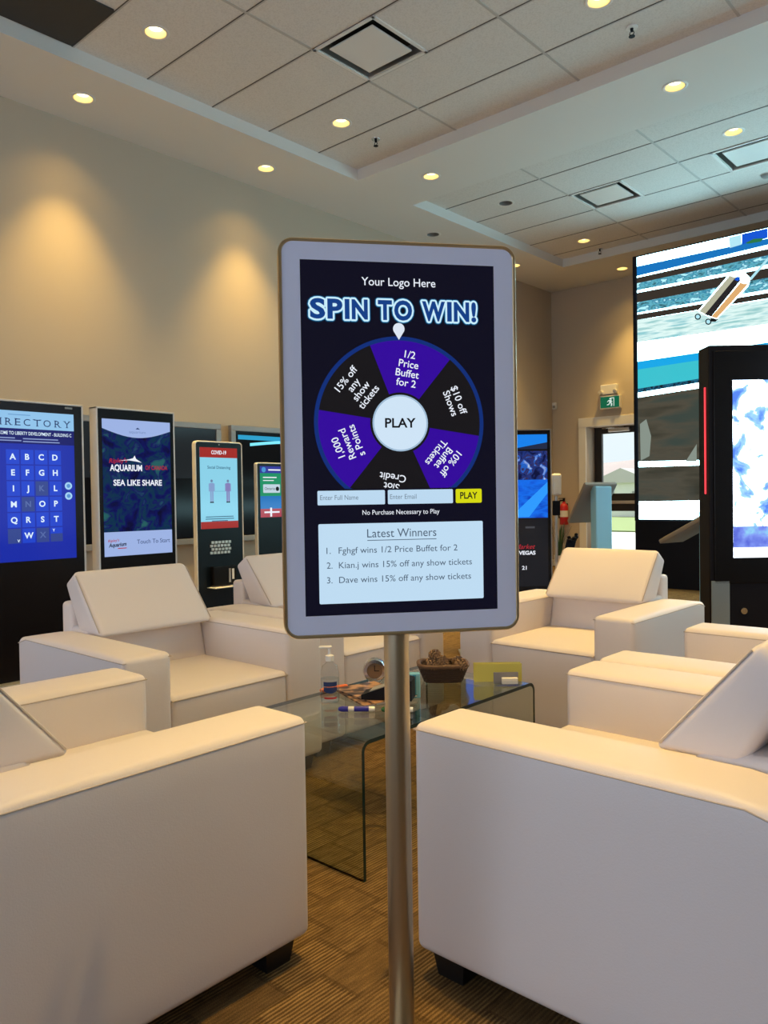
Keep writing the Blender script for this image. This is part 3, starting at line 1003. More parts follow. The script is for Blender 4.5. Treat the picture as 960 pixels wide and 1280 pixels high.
D.text(q, "Ripley's", 70, 858, 18, RT, 2, 'c', 84, .01, -3, .2); D.text(q, 'Aquarium', 100, 892, 26, emit('kiosk_black_text', '16203C', .8), 2, 'c', 136, .03, -3, .2)
D.rect(q, 100, 903, 168, 909, RT, 2)
q.build('start_banner', s2)

# --- kiosk with the distancing notice
k3 = framed_kiosk('notice_kiosk', 'slim rounded kiosk with a red-headed distancing notice over racks of leaflets', (-5.63, 4.115, 0), RZL, .50, 1.645, .04, WHITE, mat('navy_black_panel', (.006, .011, .018), .3, spec=.2), True, .035)
D = Panel(.394, .700, 540, 960, 1.240, -.005, -.0012)
NR = emit('notice_red', 'A8302C', .9); NB = emit('notice_pale_blue', '8FD6EE', .95); NB2 = emit('notice_glow_blue', '63D0F2', .95); NT = emit('notice_text', '3B6C8C', .8)
q = MB(); D.rect(q, 0, 0, 540, 960, NB, 0); s3 = q.build('display', k3)
q = MB(); D.rect(q, 0, 0, 540, 118, NR, 1); D.text(q, 'COVID-19', 270, 78, 44, WT, 2, 'c', 215, .025); q.build('notice_header', s3)
q = MB(); D.text(q, 'Social Distancing', 270, 250, 34, NT, 2, 'c', 330, .012)
for y_, w_ in ((815, 400), (840, 410), (865, 230)): D.rect(q, 270 - w_ / 2, y_, 270 + w_ / 2, y_ + 10, NT, 2)
q.build('notice_text', s3)
for sx_, m_ in ((160, emit('figure_blue', '8FA9D8', .85)), (395, emit('figure_mauve', '8E86C4', .85))):
    q = MB(); D.sector(q, sx_, 395, 0, 17, 0, 360, emit('figure_head', '7A8FB4', .8), 2, 18)
    D.rect(q, sx_ - 30, 418, sx_ + 30, 520, m_, 2, 12); D.rect(q, sx_ - 24, 515, sx_ - 3, 640, m_, 2); D.rect(q, sx_ + 3, 515, sx_ + 24, 640, m_, 2)
    D.rect(q, sx_ - 42, 425, sx_ - 31, 520, m_, 2); D.rect(q, sx_ + 31, 425, sx_ + 42, 520, m_, 2)
    D.rect(q, sx_ - 26, 640, sx_ - 1, 656, INK, 2); D.rect(q, sx_ + 1, 640, sx_ + 26, 656, INK, 2); q.build('standing_figure', s3)
q = MB(); D.rect(q, 200, 515, 355, 520, emit('distance_rule', '6FB2D0', .9), 2); q.build('distance_line', s3)
q = MB(); D.rect(q, 0, 876, 540, 960, NR, 1.5); q.build('notice_footer', s3)
q = MB()
for i in range(6):
    for j in range(4): q.box((-.10 + .036 * i + (.012 if j % 2 else 0), -.004, .68 + .03 * j), (.028, .008, .022), SILVER, .002)
q.build('speaker_grille', k3)
q = MB(); q.box((0, -.03, .48), (.24, .05, .17), BLACK, .006); q.box((.05, -.056, .48), (.02, .002, .12), GREY); q.box((.085, -.056, .49), (.022, .002, .09), WHITE); q.build('leaflet_box', k3)
q = MB(); q.box((0, -.06, .385), (.30, .12, .006), PAPER); q.build('leaflet', k3)
q = MB(); q.cyl((0, -.003, 1.617), (0, .0, 1.617), .006, .006, GREY, 12); q.build('camera_lens', k3)

# --- smaller kiosk behind
k4 = framed_kiosk('survey_kiosk', 'small slim kiosk with a green and blue screen, half hidden by the wheel display', (-5.86, 4.885, 0), RZL, .36, 1.487, .035, WHITE, mat('navy_black_panel', (0, 0, 0)), True, .025)
D = Panel(.275, .489, 540, 960, 1.207, 0, -.0012)
q = MB(); D.rect(q, 0, 0, 540, 960, emit('survey_blue', '1E78C8', .85), 0); s4 = q.build('display', k4)
q = MB(); D.rect(q, 0, 0, 540, 130, emit('survey_purple', '3B42A6', .85), 1); D.sector(q, 90, 65, 0, 50, 0, 360, emit('survey_sky', '4FA2E0', .85), 2, 20); D.rect(q, 200, 55, 500, 80, WT, 2); q.build('header_band', s4)
q = MB(); D.rect(q, 0, 130, 540, 560, emit('survey_green', '1F9A6A', .85), 1); D.rect(q, 70, 200, 400, 220, WT, 2); D.rect(q, 70, 260, 330, 275, WT, 2); q.build('answer_band', s4)
q = MB(); D.rect(q, 70, 340, 480, 500, emit('survey_white', 'C9DDEA', .9), 2, 16); D.text(q, 'Ontario', 230, 445, 50, INK, 3, 'c', 250); D.sector(q, 415, 425, 0, 42, 0, 360, INK, 3, 20); q.build('province_label', s4)
q = MB(); D.rect(q, 0, 800, 540, 960, emit('survey_red', 'B83A4A', .85), 1); D.rect(q, 230, 780, 275, 950, WT, 2); D.rect(q, 90, 850, 460, 880, WT, 2); q.build('footer_band', s4)

# --- two wide displays hung on the left wall
FRAMEGREY = mat('grey_display_frame', (.30, .30, .31), .45, metal=.2)
DARKPIC = emit('dark_picture', '23272A', .8); DARKPIC2 = emit('darker_picture', '08080A', .8)
for nm, yc, lab, kind in (('wall_display', 3.645, 'wide silver-framed wall screen showing dark grey, behind the aquarium kiosk', 0),
                          ('wall_display', 5.71, 'wide silver-framed wall screen with a cyan streak, running behind the wheel kiosk', 1)):
    r = empty(nm, lab, 'screen', (X0 + .05, yc, 0), RZL, 'wide screens on the wall')
    w, h, cz, e = 1.945, 1.15, 1.297, .055
    q = MB()
    for cx, dz, dx, hh in ((-w / 2 + e / 2, 0, e, h - 2 * e), (w / 2 - e / 2, 0, e, h - 2 * e), (0, h / 2 - e / 2, w, e), (0, -h / 2 + e / 2, w, e)):
        q.box((cx, .0, cz + dz), (dx, .05, hh), FRAMEGREY, .004)
    q.build('frame', r)
    q = MB(); q.box((0, .035, cz), (w - .1, .03, h - .1), MATTE); q.build('wall_bracket', r)
    D = Panel(w - 2 * e, h - 2 * e, 1000, 560, cz, 0, -.01)
    q = MB(); D.rect(q, 0, 0, 1000, 560, DARKPIC2, 0); s = q.build('display', r)
    if kind == 0:
        q = MB(); D.rect(q, 0, 0, 1000, 255, DARKPIC, 1); q.build('picture_band', s)
    else:
        q = MB(); D.rect(q, 20, 20, 330, 44, emit('cyan_block', '2FA8D6', .9), 1)
        P = [(100 + 60 * t, 62 - 14 * math.sin(t * .32) - t * 2.2) for t in range(16)]
        D.poly(q, P + [(x, y + 16) for x, y in reversed(P)], emit('cyan_streak', '7FE6FF', 1.1), 2); q.build('light_streak', s)

# ------------------------------------------------------------------ kiosk behind the far armchair
RZC = math.atan2(AX_R.y, AX_R.x)
pc = at_depth(690, 640, 5.6); rt = Vector((math.cos(RZC), math.sin(RZC), 0))
c5 = pc - rt * .33
k5 = framed_kiosk('vegas_kiosk', 'tall black portrait kiosk with a blue street picture, behind the far armchair', (c5.x, c5.y, 0), RZC, .66, 1.61, .07, mat('dark_trim', (.20, .19, .18), .4), BLACK, True, .0, .008, MATTE)
D = Panel(.60, 1.085, 540, 960, 1.03, 0, .0005)
q = MB(); D.rect(q, 0, 0, 540, 960, emit('vegas_dark', '1B1C22', .8), 0); s5 = q.build('display', k5)
q = MB(); D.rect(q, 0, 0, 540, 98, emit('vegas_sky', '1584F0', .95), 1); D.poly(q, [(0, 74), (300, 92), (540, 50), (540, 98), (0, 98)], emit('vegas_roof', '24304E', .8), 2)
D.rect(q, 0, 92, 540, 104, INK, 3); q.build('sky_band', s5)
q = MB(); D.rect(q, 0, 104, 540, 292, emit_noise('vegas_street', [(.36, '0A1240'), (.47, '243C8C'), (.53, '3A2438'), (.60, '1F6FE0'), (.72, 'C8D8F0')], 16, .85, distortion=1.), 1); q.build('street_band', s5)
q = MB(); D.rect(q, 0, 285, 540, 526, emit_noise('vegas_blue_floor', [(.35, '0A3FC0'), (.50, '1572F0'), (.65, '0B50D8')], 7, .95, stretch=(1, 1, 3)), 1.5)
D.poly(q, [(540, 300), (540, 370), (420, 520), (300, 520)], emit('vegas_beam', '2E9BFF', 1.), 2); q.build('blue_band', s5)
q = MB(); D.text(q, 'Market', 392, 722, 30, RT, 2, 'c', 130, .0, 0, .35); D.text(q, 'LAS VEGAS', 372, 758, 23, WT, 2, 'c', 172, .03); D.text(q, '21', 385, 853, 23, WT, 2, 'c', 30, .02); D.rect(q, 395, 580, 455, 592, emit('vegas_faint_mark', '50525A', .7), 2); q.build('picture_text', s5)

# ------------------------------------------------------------------ giant video wall and its black base
VY = 9.15
vz = lambda u, v: at_plane(u, v, 1, VY)
VXL, VXR, VZB, VZT = vz(796, 322).x, 2.9, vz(800, 649).z, 3.985  # unseen far end widened to throw more light into the room
vr = empty('video_wall', 'giant video screen showing a suitcase on railway tracks', 'screen', ((VXL + VXR) / 2, VY, 0), 0)
ox = (VXL + VXR) / 2
q = MB(); q.box((0, .11, (VZB + VZT) / 2), (VXR - VXL + .12, .2, VZT - VZB + .04), MATTE, .004); q.build('cabinet', vr)
q = MB(); q.box((0, .13, VZB / 2 - .01), (VXR - VXL + .10, .26, VZB - .02), MATTE, .004); q.build('plinth', vr)
VS = 1.15
vm = {n: emit('video_' + n, c, VS * k) for n, c, k in (('white', 'BEF6FF', 8.5), ('blue', '1570B8', .95), ('deepblue', '0D49B8', 1.2), ('pale', 'A8DCE8', 1.0), ('rail', '3A332C', .8), ('cyan', '16A6E6', .9), ('aqua', '3CC4D2', .85),
                                                      ('taupe', '4E4B40', .75), ('black', '16171A', .6), ('beige', 'B4B49C', .9), ('orange', 'D9A86E', .95), ('case', '2E2A2C', .7), ('grey', '8C988E', .8), ('green', '2C7A4A', .8))}
vm['gravel'] = emit_noise('video_gravel', [(.35, '2C5A66'), (.47, '5AA6B8'), (.55, '1E6A8A'), (.62, 'A8E2EC')], 9, VS * 1.1, stretch=(1, 1, 2.2))
vm['platform'] = emit_noise('video_platform', [(.35, '8FC4C4'), (.5, 'DDF4F0'), (.65, '8CC6CC')], 5, VS * .95, stretch=(.5, 1, 4))
vm['taupen'] = emit_noise('video_blur', [(.35, '3A3A30'), (.5, '545044'), (.62, '3E4A44')], 1.6, VS * .75, stretch=(.6, 1, 3))
vm['stones'] = emit_noise('video_stones', [(.4, '0C2E44'), (.5, '1F6E92'), (.6, '0A1C28')], 16, VS * .8)


def vpoly(mb, pts, m, k):
    mb.add([(p.x - ox, -.0 - .0012 * k, p.z) for p in (vz(u, v) for u, v in pts)], [tuple(range(len(pts)))], vm[m])


def zl(v, u=797): return vz(u, v).z


q = MB(); q.add([(VXL - ox, 0, VZB), (VXR - ox, 0, VZB), (VXR - ox, 0, VZT), (VXL - ox, 0, VZT)], [(0, 1, 2, 3)], vm['white']); vs = q.build('display', vr)
bands = [('blue', 333, 345, 298, 306), ('white', 345, 347, 306, 310), ('rail', 347, 354, 311, 319), ('gravel', 354, 363, 319, 331), ('white', 363, 366, 331, 334),
         ('rail', 366, 378, 335, 349), ('gravel', 378, 391, 347, 362), ('white', 391, 393, 362, 365), ('rail', 393, 400, 366, 373), ('platform', 400, 428, 374, 405), ('white', 428, 452, 405, 428),
         ('cyan', 452, 462, 428, 437), ('aqua', 462, 486, 437, 459), ('stones', 486, 491, 459, 464), ('white', 491, 497, 466, 472), ('taupen', 497, 577, 472, 573), ('white', 577, 584, 573, 579), ('taupen', 584, 627, 579, 624)]
q = MB()
for m, a, c, d, e in bands:
    # each band is a straight strip of the picture, carried on to the screen's far side
    L0, L1, R0, R1 = vz(797, a), vz(797, c), vz(960, d), vz(960, e)
    s0 = (R0.z - L0.z) / (R0.x - L0.x); s1_ = (R1.z - L1.z) / (R1.x - L1.x)
    za, zb = L0.z + s0 * (VXR - L0.x), L1.z + s1_ * (VXR - L1.x)
    lim = lambda z: max(VZB, min(VZT, z))
    q.add([(VXL - ox, -.0012, L0.z), (VXL - ox, -.0012, L1.z), (VXR - ox, -.0012, lim(zb)), (VXR - ox, -.0012, lim(za))], [(0, 1, 2, 3)], vm[m])
q.build('railway_picture', vs)
cr = lambda P: [(790 + x / 5.647, 280 + y / 5.647) for x, y in P]
q = MB()
vpoly(q, cr([(775, 72), (958, 30), (958, 100), (775, 145)]), 'deepblue', 2); vpoly(q, cr([(685, 95), (770, 75), (775, 145), (690, 170)]), 'pale', 2)
vpoly(q, cr([(800, 135), (860, 105), (930, 100), (910, 125), (820, 140)]), 'green', 3)
vpoly(q, [(800, 530), (808, 524), (814, 545), (812, 570), (801, 576)], 'grey', 2); vpoly(q, [(871, 555), (871, 577), (857, 577)], 'grey', 2)
q.build('buildings', vs)
q = MB()
vpoly(q, cr([(465, 615), (690, 350), (740, 328), (800, 345), (838, 385), (822, 440), (600, 672), (520, 645)]), 'white', 3)
vpoly(q, cr([(475, 618), (690, 365), (735, 380), (520, 640)]), 'beige', 4)
vpoly(q, cr([(515, 640), (735, 375), (770, 395), (560, 655)]), 'case', 5)
vpoly(q, cr([(560, 655), (765, 415), (822, 425), (600, 668)]), 'orange', 5)
vpoly(q, cr([(725, 395), (745, 370), (770, 380), (750, 405)]), 'deepblue', 6)
vpoly(q, cr([(830, 385), (960, 235), (960, 260), (845, 395)]), 'pale', 4)
vpoly(q, cr([(555, 665), (610, 672), (590, 690), (560, 690)]), 'black', 5)
for cx, cy in ((466, 655), (540, 690)):
    vpoly(q, cr([(cx + 22 * math.cos(k * PI / 8), cy + 22 * math.sin(k * PI / 8)) for k in range(16)]), 'black', 5)
    vpoly(q, cr([(cx + 14 * math.cos(k * PI / 8), cy + 14 * math.sin(k * PI / 8)) for k in range(16)]), 'pale', 6)
q.build('suitcase_picture', vs)

# ------------------------------------------------------------------ black totem with a bright poster screen
pt = at_depth(887, 640, 5.4)
TW = 1.0
c6 = pt + rt * (TW / 2)
tr = empty('poster_totem', 'massive black totem with a bright white-blue poster screen and a red light strip', 'kiosk', (c6.x, c6.y, 0), RZC)
q = MB(); q.box((0, .09, 1.08), (TW, .18, 2.14), MATTE, .008); q.build('body', tr)
q = MB(); q.box((-.0, -.004, 1.31), (TW - .06, .012, 1.60), BLACK, .004); q.build('front_glass', tr)
D = Panel(.685, 1.218, 540, 960, 1.298, 0, -.0115)
q = MB(); D.rect(q, 0, 0, 540, 960, emit_noise('poster_picture', [(.36, (.10, .26, .95)), (.44, (.45, .85, 1.3)), (.48, (5.0, 6.2, 8.0)), (.58, (5.0, 6.2, 8.0)), (.64, (.35, .75, 1.1)), (.72, (.14, .17, .85))], 5.5, 1.0, detail=5, seed=3.1, distortion=.5), 0); s6 = q.build('display', tr)
q = MB(); D.rect(q, 0, 790, 540, 905, emit_noise('poster_footer', [(.4, '5B6BD6'), (.52, '7F96EE'), (.62, '8FD0F0')], 7, 1.1), 1); D.rect(q, 0, 905, 540, 960, emit('poster_white', 'EAF3FF', 3.5), 1)
D.rect(q, 190, 830, 380, 852, emit('poster_white', 'EAF3FF', 3.5), 2); D.rect(q, 210, 865, 350, 882, emit('poster_white', 'EAF3FF', 3.5), 2); q.build('poster_footer', s6)
q = MB(); q.box((-TW / 2 - .003, .06, 1.50), (.008, .018, .74), emit('red_light_strip', 'F03A44', 1.6), .003); q.build('light_strip', tr)
q = MB(); q.cyl((-.27, -.012, .32), (-.27, .0, .32), .022, .022, CHROME, 20); q.build('lock', tr)
q = MB(); q.box((-.43, -.004, .30), (.125, .012, .46), mat('steel_blue_panel', (.26, .34, .40), .3, metal=.4), .003); q.build('side_panel', tr)
q = MB(); q.box((0, .09, .01), (TW + .06, .30, .02), MATTE, .004); q.build('base_plate', tr)

# ------------------------------------------------------------------ lectern-style touch kiosks
def lectern(label, top, front, tilt, height, mcol, w=.20):
    """column with a slanted panel sloping down towards 'front'"""
    rz = math.atan2(front.y, front.x) - PI / 2
    r = empty('lectern_kiosk', label, 'lectern', (top.x, top.y, 0), rz, 'slanted lectern kiosks')
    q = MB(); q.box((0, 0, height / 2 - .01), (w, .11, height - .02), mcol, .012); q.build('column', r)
    q = MB(); X = Matrix.Rotation(-tilt, 4, 'X')
    q.box((0, .18, height - .20), (.40, .56, .045), mat('taupe_grey_shell', (.27, .24, .215), .5), .012, 2, X); q.build('slanted_panel', r)
    q = MB(); q.box((0, .194, height - .17), (.34, .48, .004), BLACK, 0, 2, X); q.build('touch_screen', r)
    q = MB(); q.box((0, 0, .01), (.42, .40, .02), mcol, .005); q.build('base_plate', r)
    return r


fl = Vector((AX_F.x, AX_F.y, 0)).normalized()
PODM = mat('lectern_blue_spill', (.30, .64, .92), .35)  # blue screen light on the white column, painted into its colour
p = at_depth(751.5, 640, 8.5)
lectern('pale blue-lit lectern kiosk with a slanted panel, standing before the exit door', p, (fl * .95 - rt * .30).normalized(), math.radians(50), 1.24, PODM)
p = at_depth(887, 640, 7.6)
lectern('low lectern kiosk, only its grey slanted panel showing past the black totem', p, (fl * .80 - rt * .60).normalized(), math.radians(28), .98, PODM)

# ------------------------------------------------------------------ corner things by the far wall
p = at_depth(695, 640, 10.7)
r = empty('sanitizer_stand', 'thin white dispenser stand beside the blue street-picture kiosk', 'stand', (p.x, p.y, 0), RZC)
q = MB(); q.cyl((0, 0, .01), (0, 0, 1.2), .02, .02, SILVER, 16); q.build('pole', r)
q = MB(); q.box((0, -.03, 1.27), (.13, .11, .30), WHITE, .03, 3); q.build('dispenser', r)
q = MB(); q.box((0, -.02, .95), (.10, .05, .20), MATTE, .01); q.build('drip_tray', r)
q = MB(); q.box((.06, 0, .01), (.34, .30, .02), WHITE, .008); q.build('base_plate', r)

p = at_depth(699.5, 640, 11.15)
r = empty('potted_plant', 'green sword-leaved plant in a tapered white pot by the far corner', 'plant', (p.x, p.y, 0))
q = MB(); q.lathe([(.0005, .0), (.055, 0), (.085, .26), (.088, .27), (.078, .27), (.074, .24)], (0, 0, 0), WHITE, 28); q.build('pot', r)
q = MB(); q.lathe([(.0005, .245), (.076, .245)], (0, 0, 0), mat('potting_soil', (.04, .028, .02), .95), 20); q.build('soil', r)
LEAF = mat('sword_leaf', (.035, .085, .03), .5)
q = MB()
for k in range(22):
    a = random.uniform(0, 2 * PI); rr = random.uniform(.0, .05); hh = random.uniform(.30, .52); ln = random.uniform(.02, .13); wd = random.uniform(.012, .02)
    V = []
    for i in range(6):
        t = i / 5; c = Vector((math.cos(a) * (rr + ln * t * t), math.sin(a) * (rr + ln * t * t), .24 + hh * t)); sd = Vector((-math.sin(a), math.cos(a), 0)) * wd * (1 - t) ** .6
        V += [c - sd, c + Vector((math.cos(a), math.sin(a), 0)) * .004, c + sd]
    F = [];
    for i in range(5): F += [(3 * i, 3 * i + 1, 3 * i + 4, 3 * i + 3), (3 * i + 1, 3 * i + 2, 3 * i + 5, 3 * i + 4)]
    q.add(V, F, LEAF, True)
q.build('leaves', r, sharp=False)

p = at_depth(709, 640, 9.6)
r = empty('floor_sign', 'black slanted floor stand beside the white plant pot', 'stand', (p.x, p.y, 0), RZC)
X = Matrix.Rotation(math.radians(14), 4, 'Y')
q = MB(); q.box((-.02, 0, .30), (.11, .05, .58), MATTE, .01, 2, X); q.build('slanted_post', r)
q = MB()
for k in range(16):
    a = random.uniform(0, 2 * PI); e = random.uniform(0, 1.2)
    c = Vector((.06 + .05 * math.cos(a), .05 * math.sin(a), .60 + .07 * math.sin(e) * random.uniform(-.6, 1)))
    q.lathe([(.0005, -.02), (.02, -.01), (.024, 0), (.02, .012), (.0005, .02)], c, MATTE, 8)
q.build('tufted_top', r)
q = MB(); q.box((-.09, 0, .01), (.22, .24, .02), MATTE, .004); q.build('base_plate', r)

r = empty('fire_extinguisher', 'red fire extinguisher hung low on the far wall by the corner', 'fire extinguisher', (-6.12, Y1 - .075, .66))
q = MB(); q.lathe([(.0005, 0), (.06, 0), (.066, .012), (.066, .27), (.05, .315), (.025, .335), (.022, .36)], (0, 0, 0), RED, 28); q.build('cylinder', r)
q = MB(); q.lathe([(.0665, .12), (.0665, .22)], (0, 0, 0), PAPER, 28); q.build('paper_label', r)
q = MB(); q.box((.0, 0, .385), (.03, .03, .05), MATTE, .004); q.box((-.035, 0, .41), (.11, .02, .012), MATTE, .003); q.box((-.03, 0, .385), (.09, .02, .010), MATTE, .003); q.build('valve_handle', r)
q = MB(); q.tube([(-.02, 0, .38), (-.07, 0, .37), (-.095, 0, .30), (-.095, 0, .18), (-.085, 0, .10)], .011, MATTE, 10); q.build('hose', r)
q = MB(); q.box((0, .068, .25), (.06, .014, .16), MATTE); q.build('wall_bracket', r)

r = empty('exit_sign', 'green running-man exit sign with a white emergency light unit above it', 'sign', (-5.345, Y1 - .03, 2.41))
SGN = emit('exit_green', '0E6B4A', .8); SGW = emit('exit_white', 'DCEFE6', .85)
q = MB(); q.box((0, 0, .095), (.32, .06, .20), WHITE, .006); q.build('housing', r)
D = Panel(.30, .165, 320, 176, .095, 0, -.0315)
q = MB(); D.rect(q, 0, 0, 320, 176, SGN, 0)
D.rect(q, 178, 20, 236, 156, SGW, 1); D.rect(q, 190, 34, 224, 156, SGN, 2)
D.sector(q, 168, 36, 0, 14, 0, 360, SGW, 3, 16)
D.poly(q, [(140, 56), (176, 54), (182, 96), (156, 100)], SGW, 3); D.poly(q, [(176, 58), (206, 82), (200, 92), (170, 74)], SGW, 3); D.poly(q, [(142, 56), (150, 66), (122, 92), (114, 84)], SGW, 3)
D.poly(q, [(160, 96), (182, 94), (204, 118), (200, 152), (186, 152), (188, 124)], SGW, 3); D.poly(q, [(154, 96), (170, 100), (150, 134), (112, 138), (112, 124), (140, 120)], SGW, 3)
q.build('sign_face', r)
q = MB(); q.box((-.02, 0, .285), (.26, .07, .15), WHITE, .01); q.build('battery_unit', r)
for sx in (-.13, .10):
    q = MB(); q.lathe([(.0005, .03), (.03, .03), (.034, .0), (.02, -.03), (.0005, -.035)], (sx, -.055, .245), WHITE, 18, True, 'y'); lp = q.build('lamp_head', r)
    q = MB(); q.lathe([(.0005, .0315), (.026, .0315)], (sx, -.055, .245), CHROME, 18, True, 'y'); q.build('lens', lp)

r = empty('motion_sensor', 'small white motion sensor on the wall in the far corner', 'sensor', (-6.29, Y1 - .03, 2.48))
q = MB(); q.box((0, 0, .05), (.075, .05, .11), WHITE, .015, 3); q.build('sensor_body', r)
q = MB(); q.box((0, -.026, .035), (.045, .006, .04), GREY, .003); q.build('sensor_lens', r)

# ------------------------------------------------------------------ things on the glass table
TZ1 = TZ + .001
r = empty('sanitizer_bottle', 'clear pump bottle with a dark blue label on the glass table', 'bottle', (-2.006, 1.925, TZ1), math.radians(48))
q = MB(); q.lathe([(.0005, .001), (.030, .001), (.033, .008), (.033, .105), (.027, .13), (.012, .142), (.012, .152)], (0, 0, 0), CLEAR, 28); q.build('bottle_body', r)
q = MB(); q.lathe([(.0005, .003), (.0315, .003), (.0315, .085), (.0005, .085)], (0, 0, 0), glass('gel', (.93, .96, .98), 1.1), 24); q.build('gel', r)
q = MB(); q.lathe([(.013, .146), (.015, .148), (.015, .166), (.006, .17), (.005, .192), (.0005, .194)], (0, 0, 0), WHITE, 20); q.box((-.014, 0, .196), (.046, .014, .009), WHITE, .003); q.build('pump', r)
q = MB()
LB = mat('deep_blue_label', (.012, .035, .16), .4)
for z0, z1 in ((.062, .078), (.038, .060)):
    V = [];
    for k in range(9):
        a = math.radians(-90 - 44 + 88 * k / 8); dz = 0 if z1 > .07 else .008 * (abs(k - 4) / 4) ** 2
        V += [(.0336 * math.cos(a), .0336 * math.sin(a), z0 + dz), (.0336 * math.cos(a), .0336 * math.sin(a), z1)]
    q.add(V, [(2 * k, 2 * k + 2, 2 * k + 3, 2 * k + 1) for k in range(8)], LB, True)
V = []
for k in range(9):
    a = math.radians(-90 - 40 + 80 * k / 8); V += [(.0336 * math.cos(a), .0336 * math.sin(a), .018), (.0336 * math.cos(a), .0336 * math.sin(a), .024)]
q.add(V, [(2 * k, 2 * k + 2, 2 * k + 3, 2 * k + 1) for k in range(8)], RED, True)
q.build('bottle_label', r)


def marker(label, loc, rz, cap_m, body_m, band_m, L=.125, rad=.0085):
    r = empty('marker_pen', label, 'pen', loc, rz, 'marker pens on the glass table')
    q = MB(); q.lathe([(.0005, 0), (rad, 0), (rad, L * .66)], (0, 0, 0), body_m, 16, True, 'x'); q.build('barrel', r)
    q = MB(); q.lathe([(rad * 1.06, L * .16), (rad * 1.06, L * .56)], (0, 0, 0), band_m, 16, True, 'x'); q.build('printed_band', r)
    q = MB(); q.lathe([(rad * 1.12, L * .72), (rad * 1.12, L * .9), (rad * .7, L * .98), (.0005, L)], (0, 0, 0), cap_m, 16, True, 'x'); q.lathe([(rad * 1.02, L * .66), (rad * 1.02, L * .72)], (0, 0, 0), WHITE, 16, True, 'x'); q.build('cap', r)


BLU = mat('marker_blue', (.02, .02, .35), .4); GRN = mat('marker_green', (.02, .12, .03), .4); ORG = mat('marker_orange', (.70, .16, .04), .45)
marker('white and blue marker pen near the pump bottle', (-1.797, 1.932, TZ1 + .0098), math.radians(220), BLU, WHITE, BLU)
marker('white and green marker pen half hidden by the gold pole', (-1.690, 2.005, TZ1 + .0098), math.radians(217), GRN, WHITE, GRN, .108)
b = MB(); b.lathe([(.0005, 0), (.006, .004), (.0095, .02), (.0095, .11), (.007, .118), (.0005, .12)], (0, 0, 0), ORG, 16, True, 'x')
o = b.build('orange_crayon'); o.location = (-2.125, 1.985, TZ1 + .0097); o.rotation_euler = (0, 0, math.radians(75))
tag(o, 'orange stick lying on the table edge behind the pump bottle', 'pen')

# magazines, phone holder, round silver clock, blue box
COVER = mat('magazine_cover', (.30, .17, .11), .35)
_nt = COVER.node_tree; _n = _nt.nodes.new('ShaderNodeTexNoise'); _n.inputs['Scale'].default_value = 22
_r = _nt.nodes.new('ShaderNodeValToRGB'); _r.color_ramp.elements[0].color = (.05, .03, .03, 1); _r.color_ramp.elements[0].position = .42; _r.color_ramp.elements[1].color = (.52, .30, .17, 1); _r.color_ramp.elements[1].position = .6
_tc = _nt.nodes.new('ShaderNodeTexCoord'); _nt.links.new(_tc.outputs['Object'], _n.inputs['Vector']); _nt.links.new(_n.outputs['Fac'], _r.inputs[0]); _nt.links.new(_r.outputs[0], _nt.nodes['Principled BSDF'].inputs['Base Color'])
for k, (dx, dy, rz, lab) in enumerate(((0, 0, -22, 'brown picture magazine lying under another on the glass table'), (.010, .008, -12, 'brown picture magazine lying on top of another on the glass table'))):
    r = empty('magazine', lab, 'magazine', (-1.955 + dx, 2.085 + dy, TZ1 + .007 * k), math.radians(rz), 'magazines on the glass table')
    q = MB(); q.box((0, 0, .003), (.27, .18, .005), PAPER, .001); q.build('pages', r)
    q = MB(); q.box((0, 0, .006), (.273, .183, .0012), COVER); q.box((0, -.0915, .0032), (.273, .002, .006), COVER); q.build('cover', r)
r = empty('card_reader', 'black wedge-shaped handset lying against the magazines', 'handset', (-1.845, 2.055, TZ1 + .0145), math.radians(30))
q = MB(); q.prism([(-.09, 0), (.09, 0), (.09, .07), (.07, .074), (-.09, .016)], -.038, .038, MATTE); q.build('wedge_body', r)
q = MB(); X = Matrix.Rotation(-.34, 4, 'Y'); q.box((-.005, 0, .047), (.12, .06, .004), GREY, .001, 2, X); q.build('sloping_face', r)
r = empty('round_clock', 'small round silver table clock behind the magazines', 'clock', (-2.085, 2.245, TZ1), math.radians(40))
q = MB(); q.lathe([(.030, .02), (.043, .02), (.046, .012), (.046, -.022), (.043, -.03), (.0005, -.03)], (0, 0, .047), CHROME, 36, True, 'y'); q.build('case', r)
q = MB(); q.lathe([(.0005, .016), (.036, .016)], (0, 0, .047), mat('dull_bronze_face', (.25, .17, .10), .3, metal=.6), 32, True, 'y'); fc = q.build('dial', r)
q = MB(); q.box((0, -.018, .058), (.003, .002, .022), MATTE); q.box((.009, -.018, .047), (.018, .002, .003), MATTE); q.build('hands', fc)
q = MB(); q.box((0, 0, .004), (.05, .045, .008), CHROME, .003); q.build('foot', r)
r = empty('glass_block', 'light blue glass block standing between the gold pole and the basket', 'ornament', (-1.812, 2.16, TZ1), math.radians(42))
q = MB(); q.box((0, 0, .045), (.042, .03, .09), mat('pale_blue_glass', (.22, .55, .72), .1, coat=.5), .004); q.build('block', r)
q = MB(); q.box((0, -.016, .045), (.012, .002, .08), mat('blue_glass_stripe', (.06, .3, .5), .1)); q.build('stripe', r)

